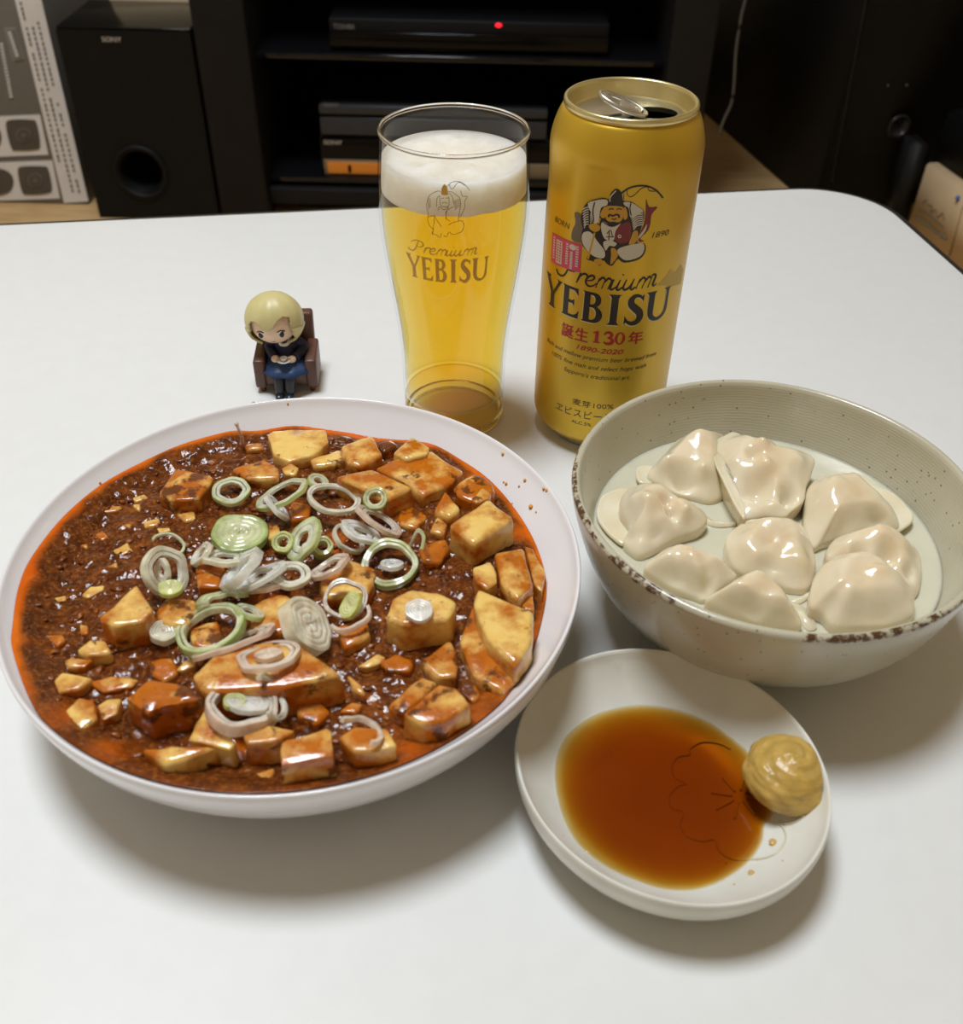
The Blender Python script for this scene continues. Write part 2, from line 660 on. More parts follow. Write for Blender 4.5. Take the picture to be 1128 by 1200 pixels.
GT = 'tofu cubes in the mapo tofu'
TOFU = [
    (1, [(1010, 225), (1030, 207), (1120, 205), (1228, 206), (1240, 250), (1180, 300), (1090, 325), (1035, 300)], .005, 'c', 'flat cream tofu slab at the far rim of the sauce, orange smudges on top'),
    (2, [(72, 312), (185, 277), (212, 328), (90, 345)], .003, 'o', 'low glazed tofu piece beside the flat slab at the far rim'),
    (2, [(190, 265), (308, 224), (350, 298), (265, 345), (215, 326)], .006, 'o', 'glazed tofu wedge with a dark streak at the far rim'),
    (2, [(385, 290), (460, 228), (528, 270), (516, 297), (440, 318)], .008, 'c', 'pale square tofu top standing highest at the far rim'),
    (2, [(318, 345), (420, 302), (530, 284), (655, 360), (600, 410), (500, 452), (430, 402)], .006, 'o', 'wide tofu slab with shiny glaze and dark meat below the pale square one'),
    (2, [(168, 378), (308, 350), (466, 420), (360, 472), (250, 420)], .010, 'o', 'long orange tofu block just behind the small green leek ring'),
    (2, [(540, 508), (585, 428), (640, 500), (605, 535)], .006, 'o', 'pointed tofu wedge between the orange block and the big pale cube'),
    (2, [(520, 588), (555, 530), (598, 555), (582, 600)], .004, 'o', 'small tofu nub touching the big pale cube'),
    (2, [(600, 562), (748, 464), (846, 540), (690, 636)], .012, 'c', 'big pale square tofu cube near the far right rim'),
    (2, [(610, 420), (690, 365), (762, 400), (770, 440), (690, 478), (632, 455)], .006, 'd', 'tofu lump buried under dark sauce above the big pale cube'),
    (2, [(684, 468), (722, 424), (760, 440), (752, 466), (704, 482)], .009, 'o', 'little tofu corner poking out of the dark sauce lump'),
    (2, [(480, 640), (585, 612), (600, 650), (572, 706), (505, 704)], .004, 'd', 'sauced tofu piece right of the large green leek ring'),
    (2, [(690, 728), (758, 694), (785, 775), (742, 806), (702, 780)], .007, 'c', 'small upright tofu piece with a pale face by the twin tofu pair'),
    (2, [(772, 667), (880, 648), (918, 790), (858, 850), (798, 788)], .008, 'o', 'front half of the broken tofu pair at the right rim'),
    (2, [(886, 645), (918, 652), (960, 735), (952, 820), (922, 792)], .004, 'o', 'thin rear half of the broken tofu pair at the right rim'),
    (4, [(706, 124), (918, 214), (912, 330), (882, 440), (742, 312), (692, 188)], .013, 'c', 'largest pale tofu slab leaning at the right rim with a brown smear'),
    (4, [(690, 190), (742, 314), (872, 450), (800, 515), (688, 458), (638, 322)], .006, 'o', 'orange lower face piece under the largest pale slab'),
    (4, [(384, 168), (450, 130), (565, 140), (628, 180), (600, 240), (430, 264), (358, 232)], .013, 'c', 'six-sided tofu cube topped with a white leek coin'),
    (4, [(484, 402), (602, 324), (635, 390), (628, 462), (560, 462)], .005, 'o', 'triangular tofu piece in front of the cube with the leek coin'),
    (4, [(362, 570), (498, 452), (555, 482), (428, 608)], .006, 'o', 'long tofu bar lying along the near right cube'),
    (4, [(425, 602), (562, 484), (624, 496), (704, 588), (600, 640), (500, 640)], .013, 'o', 'big tofu cube with a brown sauce hollow near the near right rim'),
    (5, [(215, 832), (330, 722), (470, 700), (620, 705), (796, 830), (570, 880), (265, 898)], .014, 'o', 'widest tofu block at the middle front, a leek loop on its side'),
    (4, [(175, 262), (288, 236), (300, 305), (204, 352)], .005, 'o', 'small tofu block below the pink leek ring'),
    (4, [(106, 98), (212, 12), (330, 52), (296, 148), (140, 158)], .006, 'o', 'tofu block behind the pink leek ring'),
    (4, [(182, 690), (242, 646), (362, 656), (412, 740), (365, 770), (240, 745)], .012, 'o', 'near rim tofu cube with a leek curl over it'),
    (3, [(1064, 712), (1085, 700), (1235, 655), (1252, 668), (1255, 760), (1060, 800)], .0145, 'o', 'tall orange tofu cube at the middle of the near rim'),
    (3, [(918, 682), (1015, 642), (1112, 662), (1050, 702), (935, 712)], .011, 'o', 'tofu cube with brown top left of the tall orange one'),
    (3, [(872, 872), (940, 832), (1034, 802), (1024, 850), (960, 888)], .003, 'o', 'shiny low tofu piece at the very near rim'),
    (3, [(770, 582), (828, 640), (890, 708), (868, 736), (712, 700), (740, 640)], .009, 'c', 'cream tofu wedge below the big double leek ring'),
    (3, [(535, 732), (640, 722), (822, 722), (705, 772), (620, 790)], .010, 'o', 'long tofu block near the near left rim'),
    (3, [(470, 540), (560, 472), (700, 488), (768, 545), (600, 575), (560, 600)], .013, 'd', 'tall brown-coated tofu block, second from the near left rim'),
    (3, [(242, 592), (300, 532), (354, 547), (364, 620), (292, 672)], .005, 'o', 'tofu chip standing at the near left rim'),
    (3, [(368, 570), (402, 546), (458, 546), (440, 600), (386, 628)], .004, 'o', 'small tofu chip right of the standing chip'),
    (3, [(202, 476), (232, 442), (348, 462), (300, 508), (222, 522)], .004, 'c', 'round-ended yellow tofu piece by the left rim'),
    (3, [(292, 360), (342, 320), (398, 320), (418, 368), (332, 383)], .005, 'o', 'domed tofu lump above the round-ended piece'),
    (3, [(246, 406), (272, 386), (348, 396), (320, 424), (262, 424)], .003, 'o', 'flat tofu sliver between the domed lump and the round-ended piece'),
    (3, [(166, 302), (234, 302), (244, 324), (214, 348)], .002, 'o', 'three-cornered tofu chip nearest the left rim'),
    (3, [(374, 240), (515, 108), (577, 210), (545, 250), (428, 270)], .012, 'o', 'split tofu cube beside the stacked white leek ring'),
    (1, [(590, 890), (622, 838), (740, 842), (744, 890), (700, 948), (602, 938)], .007, 'o', 'orange glazed tofu cube behind the large open leek loop'),
    (1, [(712, 952), (820, 922), (850, 985), (812, 1030), (730, 1022)], .005, 'd', 'tofu seen through the large open leek loop'),
    (1, [(950, 862), (1060, 822), (1120, 850), (1090, 958), (1000, 990), (940, 958)], .007, 'o', 'cream and orange tofu cube behind the thick white leek disc'),
    (1, [(602, 440), (660, 352), (790, 372), (806, 392), (752, 465), (645, 472)], .007, 'd', 'meat-covered tofu cube at the upper left of the food'),
    (1, [(872, 352), (1000, 312), (1048, 342), (1056, 388), (932, 390)], .006, 'o', 'tofu cube behind the small leek ring near the far rim'),
    (4, [(252, 420), (330, 376), (364, 386), (340, 408), (292, 428)], .003, 'c', 'curled pale tofu shred in front of the leek coin cube'),
    (4, [(162, 850), (230, 836), (250, 850), (200, 868)], .004, 'c', 'thin pale tofu scrap against the near rim'),
    (3, [(452, 800), (490, 782), (548, 838), (538, 862), (482, 850)], .004, 'c', 'broken pale tofu crumb at the near left rim'),
    (3, [(662, 436), (700, 402), (744, 392), (738, 418), (692, 438)], .003, 'c', 'yellow tofu flake left of the widest block'),
    (4, [(182, 592), (230, 552), (278, 560), (252, 598)], .003, 'o', 'ragged tofu scrap right of the widest block'),
    (1, [(735, 640), (860, 660), (840, 760), (740, 740)], .003, 'd', 'sauced tofu hidden under the leek strips, behind the large loop'),
    (2, [(0, 470), (80, 480), (70, 540), (0, 545)], .004, 'd', 'brown tofu bit beneath the leek rings at the centre'),
    (4, [(215, 450), (272, 488), (286, 532), (238, 512)], .004, 'o', 'narrow orange tofu strip against the right end of the widest block'),
    (4, [(862, 168), (916, 150), (922, 212), (884, 206)], .004, 'o', 'little tofu corner between the broken pair and the largest pale slab'),
    (3, [(330, 480), (420, 452), (530, 470), (500, 500), (390, 520)], .002, 'd', 'flat sauced tofu slab behind the tall brown-coated block'),
    (5, [(504, 232), (556, 240), (562, 312), (508, 302)], .004, 'o', 'orange tofu bit between the green disc and the yellow-green ring'),
    (5, [(222, 440), (270, 425), (330, 450), (320, 492), (240, 490)], .004, 'o', 'glazed tofu piece left of the bright folded leek strip'),
    (2, [(330, 252), (384, 240), (406, 266), (350, 290)], .004, 'd', 'dark-coated tofu lump between the wedge and the pale square top at the far rim'),
    (1, [(1060, 348), (1100, 330), (1130, 346), (1116, 376), (1070, 370)], .005, 'c', 'small cream tofu cube just in front of the flat far-rim slab'),
    (1, [(915, 258), (984, 254), (1000, 274), (930, 282)], .002, 'o', 'orange tofu sliver by the upright leek shred at the far rim'),
    (4, [(640, 470), (690, 480), (720, 530), (690, 560), (640, 520)], .003, 'd', 'meat-covered tofu lump between the near right cube and the largest slab'),
    (4, [(330, 400), (400, 372), (470, 400), (452, 440), (370, 440)], .003, 'd', 'brown tofu lump in front of the leek coin cube'),
    (2, [(400, 500), (470, 490), (520, 530), (480, 580), (410, 560)], .002, 'd', 'dark sauced tofu flat behind the large open green ring'),
    (4, [(20, 560), (90, 545), (150, 590), (100, 640), (30, 620)], .003, 'o', 'tofu piece between the widest block and the tall orange cube'),
    (3, [(560, 400), (640, 385), (680, 440), (620, 480), (560, 450)], .003, 'd', 'sauced tofu flat left of the widest block'),
    (4, [(470, 240), (520, 225), (540, 260), (490, 285)], .002, 'd', 'low brown tofu scrap in the shade of the six-sided cube'),
]
for crop, poly, h, m, lab in TOFU:
    tofu('tofu_cube', crop, poly, h, m, lab, GT)
CR = [(1, [(500, 462), (545, 444), (560, 462), (512, 476)]), (1, [(498, 486), (530, 480), (526, 508)]), (1, [(536, 547), (600, 540), (606, 564), (546, 571)]), (1, [(352, 510), (400, 482), (460, 492), (440, 513), (382, 520)]), (1, [(358, 600), (386, 582), (411, 610), (382, 624)]), (1, [(425, 660), (480, 626), (500, 660), (452, 680)]), (1, [(310, 830), (340, 797), (396, 790), (390, 810), (332, 840)]), (1, [(660, 515), (728, 492), (742, 540), (700, 553)]), (1, [(398, 722), (440, 700), (442, 724)]), (3, [(134, 396), (180, 396), (182, 410), (150, 414)]), (3, [(570, 852), (620, 850), (622, 878), (572, 878)]), (1, [(200, 836), (250, 828), (250, 850), (215, 856)]), (1, [(300, 640), (330, 632), (330, 655)]), (3, [(170, 520), (205, 525), (200, 545), (175, 545)]), (1, [(440, 560), (500, 556), (490, 575)]), (3, [(300, 262), (330, 270), (328, 300), (304, 300)]), (1, [(590, 575), (640, 570), (645, 585), (600, 595)])]
CRL = ['long tofu crumb left of the meat-covered cube, upper of two', 'tiny tofu crumb just below the long crumb left of the meat-covered cube', 'square tofu crumb halfway between the meat-covered cube and the stacked white ring',
       'flat tofu crumb nearest the far left rim of the sauce', 'upright tofu crumb in the left sauce, below the far left one', 'plump tofu crumb in open sauce left of the stacked white ring',
       'wide tofu crumb in open sauce left of the split cube', 'ragged tofu crumb between the meat-covered cube and the green disc', 'little three-cornered tofu crumb left of the split cube',
       'thin tofu crumb by the left rim, above the round-ended piece', 'tofu crumb at the near rim below the long front block', 'narrow tofu crumb close to the left rim, far from any leek',
       'tiny three-cornered tofu crumb in the left sauce by the plump one', 'small tofu crumb nearest the lower left rim', 'flat tofu crumb left of the square crumb in the sauce',
       'standing narrow tofu crumb above the domed lump at the left', 'orange-stained tofu crumb right beside the square crumb']
for (crop, poly), lab in zip(CR, CRL):
    tofu('tofu_crumb', crop, poly, .0012, random.choice('cco'), lab, 'tofu crumbs in the sauce')


# leek slices --------------------------------------------------------
def leek_mat():
    t = NT('leek_flesh')
    c = t.attr('leek')
    n = t.noise(260, 3)
    c2 = t.mix(t.math('MULTIPLY', n, .25), c, lin((250, 248, 235)))
    t.set(Base_Color=c2, Roughness=.22, Subsurface_Weight=.4, Subsurface_Radius=(.004, .003, .002), Subsurface_Scale=.8, Coat_Weight=.4, Coat_Roughness=.1, Alpha=t.ramp(t.noise(180, 3), [(.35, (.5, .5, .5)), (.65, (.86, .86, .86))]))
    t.bump(t.noise(500, 2), .2, .0005)
    return t.m


M_leek = leek_mat()
LC = {'g': ((150, 180, 58), (226, 228, 178)), 'l': ((186, 202, 108), (232, 232, 200)), 'w': ((236, 226, 194), (246, 238, 214)), 'p': ((234, 198, 174), (244, 226, 206)), 'y': ((196, 206, 80), (232, 232, 160)), 'b': ((238, 234, 222), (246, 243, 234))}


def leek(x, y, a, b, phi, fr, kind, label, th=.0022, arc=(0, 360), z=.004, crop=5, layers=None, rag=.13):
    """ring of radius a (crop px) seen as an ellipse a x b turned by phi: its plane tilts to suit"""
    ox, oy = px(crop, x, y)
    c = un(ox, oy, .0385 + z)
    dep = (c - O).dot(FW)
    k = dep / F / CROP[crop][2]
    v = (O - c).normalized()
    ph = math.radians(phi)
    mj = (math.cos(ph) * RV + math.sin(ph) * UV)
    mj = (mj - mj.dot(v) * v).normalized()
    mn = v.cross(mj).normalized()
    t = math.acos(max(.05, min(1, b / a)))
    N1 = math.cos(t) * v + math.sin(t) * mn
    N2 = math.cos(t) * v - math.sin(t) * mn
    N = N1 if N1.z > N2.z else N2
    e2 = N.cross(mj).normalized()
    bm = bmesh.new()
    lay = bm.loops.layers.float_color.new('leek')
    Rm = a * k
    sd = random.uniform(0, 99)
    vc = {}
    oc, ic = (Vector(lin(q)[:3]) for q in LC[kind])
    full = arc[1] - arc[0] >= 360
    solid = fr == 0
    sets = [(1.0, .03)] if solid else ([(1.0, fr)] if fr > .8 else [(1.0, 1 - (1 - fr) * .52), (1 - (1 - fr) * .56, fr)])
    sq = 1 + .16 * noise.noise(Vector((sd, 1, 2)))
    for li, (ro, ri) in enumerate(sets):
        n = 60
        up = th * .82 * (1 - .22 * li)
        prof = [(ro, -.5), (ro, .40), (ro - (ro - ri) * .1, .5)]
        if solid:
            for q in range(1, 15):
                prof.append((ro - (ro - ri) * (.1 + .85 * q / 15), .5 - (.09 if q % 4 == 2 else 0) - .08 * q / 15))
        prof += [(ri + (ro - ri) * .1, .5 - (.12 if solid else 0)), (ri, .40 - (.1 if solid else 0)), (ri, -.5)]
        rings = []
        for i in range(n if full else n + 1):
            an = math.radians(arc[0]) + (math.radians(arc[1] - arc[0])) * i / n
            w = 1 + rag * noise.noise(Vector((math.cos(an) * 1.3 + sd, math.sin(an) * 1.3, li * .3)))
            wz = .5 * rag * Rm * noise.noise(Vector((math.cos(an) * 1.6, sd, math.sin(an) * 1.6)))
            R = []
            for j, (rr, h) in enumerate(prof):
                p = (math.cos(an) * mj * sq + math.sin(an) * e2 / sq) * (Rm * rr * w) + N * (h * up + wz)
                vv = bm.verts.new(p)
                q = (rr - ri) / max(1e-6, ro - ri)
                if li == 0:
                    cc = ic.lerp(oc, max(0, q) ** (2.2 if not solid else 4))
                    if solid:
                        cc = cc * (.90 if j % 4 == 1 else 1.0)
                else:
                    cc = ic * (.94 if q > .6 else 1.0)
                vc[vv] = (*cc, 1)
                R.append(vv)
            rings.append(R)
        m = len(rings)
        for i in range(m if full else m - 1):
            A, B = rings[i], rings[(i + 1) % m]
            for j in range(len(prof)):
                q = (j + 1) % len(prof)
                bm.faces.new((A[j], A[q], B[q], B[j]))
        if not full:
            bm.faces.new(rings[0])
            bm.faces.new(rings[-1][::-1])
    bmesh.ops.recalc_face_normals(bm, faces=bm.faces)
    for f in bm.faces:
        for lp in f.loops:
            lp[lay] = vc[lp.vert]
    o = link('leek_slice', bm, M_leek, label=label, cat='leek', group='leek slices on the mapo tofu')
    sharp(o, 40)
    # rest on what lies below: keep the lowest point just under the heap's skin
    lowest = min(q.co.z for q in o.data.vertices)
    if c.z + lowest < .0372:
        d = .0372 - (c.z + lowest)
        c = c - ray(ox, oy) * (d / -ray(ox, oy).z) * -1 if False else c + (O - c) * (d / (O.z - c.z))
    o.location = c
    return o


DISC = [(1.0, .72), (.71, .42), (.41, .03)]
LK = [
    (367, 118, 72, 52, 10, .60, 'l', 'small pale green leek ring on the meat-covered cube side, far left of the heap', {}),
    (400, 285, 108, 70, 5, .0, 'g', 'large solid green leek disc showing its inner layers', dict(layers=[(1, .8), (.79, .5), (.49, .2), (.19, .02)], th=.004)),
    (928, 148, 48, 45, 0, .5, 'g', 'small round leek ring on the long orange tofu block', dict(layers=[(1, .62), (.5, .1)], th=.003, z=.009)),
    (566, 128, 112, 34, 28, .74, 'l', 'long flattened leek loop at the back of the heap', dict(z=.006)),
    (765, 148, 105, 56, -10, .78, 'w', 'wide clear white leek loop at the back right of the heap', dict(z=.006)),
    (706, 82, 42, 26, -25, .45, 'l', 'little pale green leek slice behind the clear loop', {}),
    (572, 318, 46, 40, 45, .5, 'y', 'small yellow-green leek ring right of the large green disc', dict(th=.004, layers=[(1, .7), (.62, .1)])),
    (650, 305, 98, 44, 58, .35, 'l', 'pale oval leek slice leaning behind the yellow-green ring', dict(z=.007)),
    (722, 338, 42, 36, 0, .5, 'y', 'yellow-green leek ring tucked behind the pale oval slice', dict(th=.005)),
    (985, 400, 108, 92, 0, .74, 'g', 'large open green leek ring at the right of the heap', dict(th=.0035)),
    (992, 405, 46, 16, 0, .2, 'b', 'white leek scrap inside the large open green ring', dict(z=.003)),
    (1078, 350, 90, 26, 70, .8, 'l', 'thin leek thread curling past the large open green ring', dict(arc=(-80, 100), th=.0012)),
    (112, 430, 100, 80, 110, .62, 'w', 'stacked white leek ring at the left edge of the heap', dict(z=.006, th=.003)),
    (100, 428, 44, 26, 100, .45, 'w', 'narrow white leek ring nested in the stacked white ring', dict(z=.008)),
    (132, 497, 50, 28, 8, .0, 'y', 'small green-edged leek disc at the foot of the stacked white ring', dict(layers=[(1, .74), (.7, .05)], z=.009)),
    (120, 325, 70, 42, -10, .84, 'l', 'faint grey-green leek ring behind the stacked white ring', dict(arc=(-60, 170), th=.0012)),
    (290, 658, 142, 82, 25, .76, 'g', 'large open leek loop with a green side, left front', dict(z=.007, th=.004, rag=.1)),
    (335, 540, 105, 30, 12, .5, 'g', 'green leek arc along the back of the large open loop', dict(arc=(0, 190), z=.008)),
    (405, 425, 115, 20, 47, .62, 'b', 'bright white folded leek strip at the heap centre', dict(z=.010, th=.004)),
    (480, 450, 112, 24, 26, .5, 'b', 'white leek strip lying under the bright folded strip', dict(z=.007)),
    (600, 446, 76, 50, 8, .52, 'w', 'white leek ring at the heap centre, right of the strips', dict(z=.008)),
    (750, 412, 86, 24, 30, .55, 'p', 'pinkish flat leek loop right of the central white ring', dict(z=.007)),
    (662, 640, 122, 66, -55, .0, 'w', 'thick white leek disc leaning on the middle tofu', dict(layers=DISC, z=.009, th=.006)),
    (810, 540, 86, 78, 0, .80, 'p', 'pink leek ring over the middle right tofu', dict(z=.008)),
    (832, 562, 56, 32, 60, .0, 'y', 'green-edged leek disc inside the pink ring', dict(layers=[(1, .76), (.74, .05)], z=.009)),
    (830, 610, 86, 46, 20, .82, 'p', 'pink leek curl under the pink ring', dict(arc=(190, 380), z=.006)),
    (515, 760, 116, 54, 12, .70, 'p', 'pinkish leek ring lying on the widest tofu block', dict(z=.0145)),
    (512, 755, 50, 22, 10, .0, 'p', 'pale leek disc inside the ring on the widest block', dict(layers=[(1, .6), (.55, .05)], z=.0145)),
    (408, 962, 136, 84, -3, .74, 'p', 'big double leek ring at the front of the plate', dict(z=.010, th=.005)),
    (432, 940, 84, 40, -5, .0, 'b', 'white leek coin inside the big double ring', dict(layers=[(1, .62), (.6, .04)], z=.0105)),
    (380, 938, 42, 30, 0, .5, 'y', 'yellowish leek ring on the white coin of the big double ring', dict(z=.0122)),
    (520, 920, 96, 44, -62, .78, 'w', 'white leek loop standing on the front face of the widest block', dict(arc=(-60, 190), z=.013)),
    (105, 668, 52, 42, 8, .0, 'w', 'white leek coin in the dark sauce, left of the large open loop', dict(layers=[(1, .6), (.58, .04)], z=.004, th=.004)),
    (1098, 582, 56, 42, 0, .0, 'b', 'white leek coin lying on the six-sided tofu cube', dict(layers=[(1, .5), (.49, .04)], z=.0145)),
    (870, 1048, 92, 44, -20, .82, 'p', 'pale leek curl over the near rim tofu', dict(arc=(-50, 160), z=.014)),
    (870, 278, 82, 32, -22, .35, 'b', 'white leek strip right of the back loops', dict(z=.007)),
    (945, 235, 105, 26, -33, .6, 'p', 'pink-tinged leek strip curving down the back right', dict(z=.006)),
    (825, 300, 70, 44, -40, .76, 'w', 'thin white leek ring between the back strips', dict(z=.006)),
    (380, 705, 150, 22, 21, .6, 'p', 'long pinkish leek strip in front of the large open loop', dict(z=.008)),
    (345, 378, 88, 26, 0, .4, 'w', 'clear leek strip under the large solid green disc', dict(z=.005)),
    (252, 362, 58, 16, 52, .5, 'w', 'short clear leek strip left of the green disc', dict(z=.005)),
    (545, 180, 66, 14, -48, .4, 'b', 'narrow white leek strip crossing the long loop', dict(z=.007)),
    (490, 480, 90, 24, 10, .4, 'p', 'pinkish leek strip beneath the central white ring', dict(z=.005)),
    (440, 590, 60, 22, -20, .5, 'l', 'shredded pale leek end right of the large open loop', dict(z=.008)),
]
for x, y, a, b, ph, fr, kd, lab, kw in LK:
    leek(x, y, a, b, ph, fr, kd, lab, **kw)
bm = bmesh.new()
A, B = onwall(285, 532), un(277, 497, .0525)
tube(bm, [A, A.lerp(B, .5) + Vector((.001, 0, .001)), B], [.0011, .0009, .0006], 8)
ball(bm, B, .001, 2)
lay = bm.loops.layers.float_color.new('leek')
for f in bm.faces:
    for lp in f.loops:
        lp[lay] = lin((228, 190, 168))
link('leek_shred', bm, M_leek, label='thin pink leek shred sticking up at the far left rim', cat='leek')

# ------------------------------------------------------------------ dumpling bowl
BX, BY, BR, BH = .1117, .298, .0772, .0627


def glaze_mat(rim=False):
    t = NT('speckled_glaze' + ('_rim' if rim else ''))
    n = t.noise(30, 4)
    base = t.ramp(n, [(.3, lin((182, 175, 151))), (.7, lin((196, 189, 167)))])
    sp = t.n('ShaderNodeTexVoronoi', i_Scale=300.0)
    t.l(t.coord(), sp.inputs['Vector'])
    spots = t.ramp(sp.outputs['Distance'], [(.10, (1, 1, 1)), (.17, (0, 0, 0))])
    sel = t.math('GREATER_THAN', t.noise(160, 1), .5)
    c = t.mix(t.math('MULTIPLY', t.math('MULTIPLY', spots, sel), .75), base, lin((92, 78, 56)))
    if rim:
        ge = t.n('ShaderNodeTexCoord')
        a = t.attr('rim')
        m = t.math('ADD', a, t.math('MULTIPLY', t.math('SUBTRACT', t.noise(240, 5, .7), .5), 1.0))
        c = t.mix(t.ramp(m, [(.56, (0, 0, 0)), (.66, (1, 1, 1))]), c, lin((84, 58, 36)))
    t.set(Base_Color=c, Roughness=.24, Coat_Weight=.3, Coat_Roughness=.12)
    wv = t.n('ShaderNodeTexWave', wave_type='BANDS', bands_direction='Z', i_Scale=260.0, i_Distortion=2.5, i_Detail=2.0)
    t.l(t.coord(), wv.inputs['Vector'])
    t.bump(t.math('ADD', wv.outputs['Fac'], t.noise(400, 2)), .06, .001)
    return t.m


BIN = [(0, .0085), (.03, .009), (.045, .0125), (.057, .021), (.066, .036), (.0715, .051), (.0738, .0605)]
BOUT = [(.0772, .0614), (.0772, .0606), (.0771, .0598), (.0769, .0588), (.0752, .050), (.0705, .035), (.063, .0215), (.052, .011), (.042, .006)]
bi = [(p.x, p.y) for p in spl(BIN, 5)]
bo = [(p.x, p.y) for p in spl(BOUT, 5)]
prof = bi + [(.0743, .0622), (.0755, .0629), (.0766, .0624)] + bo + [(.04, .0005), (.038, 0), (.035, 0), (.034, .003), (0, .0045)]
bm = lathe(prof, 144, BX, BY)
lay = bm.loops.layers.float_color.new('rim')
for v in bm.verts:
    d = Vector((v.co.x - BX, v.co.y - BY))
    r = d.length
    a = math.atan2(d.y, d.x)
    if r > .01:
        w = .0006 * noise.noise(Vector((math.cos(a) * 1.5, math.sin(a) * 1.5, v.co.z * 40)))
        v.co.x += d.x / r * w
        v.co.y += d.y / r * w
for f in bm.faces:
    for lp in f.loops:
        c = lp.vert.co
        r = math.hypot(c.x - BX, c.y - BY)
        a = math.degrees(math.atan2(c.y - BY, c.x - BX)) % 360
        k = 0
        if r > .0757 and c.z > .0575:
            k = .61 if (150 < a < 235) else (.62 if (262 < a < 335) else .40)
            k -= max(0, (.0608 - c.z)) * 230
        lp[lay] = (max(0, k),) * 3 + (1,)
link('stoneware_bowl', bm, glaze_mat(True), label='speckled beige stoneware bowl with a worn brown rim, holding the boiled dumplings', cat='bowl')
BZ = .0385
M_broth = pmat('milky_broth', (205, 201, 178), .08, var=.04, vs=60, Subsurface_Weight=.3, Subsurface_Radius=(.01, .01, .008), Subsurface_Scale=.5)
brr = .0672
bm = lathe([(0, .015), (.045, .0145), (.058, .024), (.0645, .0345), (brr, BZ + .0004), (brr - .0014, BZ), (.03, BZ), (0, BZ)], 96, BX, BY)
link('broth', bm, M_broth, label='milky cooking broth pooled around the dumplings in the stoneware bowl', cat='broth')


def dough_mat():
    t = NT('boiled_dough')
    n = t.noise(70, 3)
    base = t.ramp(n, [(.3, lin((222, 207, 173))), (.7, lin((234, 222, 196)))])
    a = t.attr('fill')
    c = t.mix(a, base, lin((222, 184, 134)))
    t.set(Base_Color=c, Roughness=.2, Subsurface_Weight=.5, Subsurface_Radius=(.008, .005, .003), Subsurface_Scale=.5, Coat_Weight=.5, Coat_Roughness=.1)
    t.bump(t.noise(220, 3), .12, .001)
    return t.m


M_dough = dough_mat()
DC = {'A': (690, 500, 7.05), 'B': (820, 490, 7.05), 'C': (930, 540, 5.697), 'D': (740, 600, 5.127)}


def dpx(c, q):
    a, b, s = DC[c]
    return a + q[0] / s, b + q[1] / s


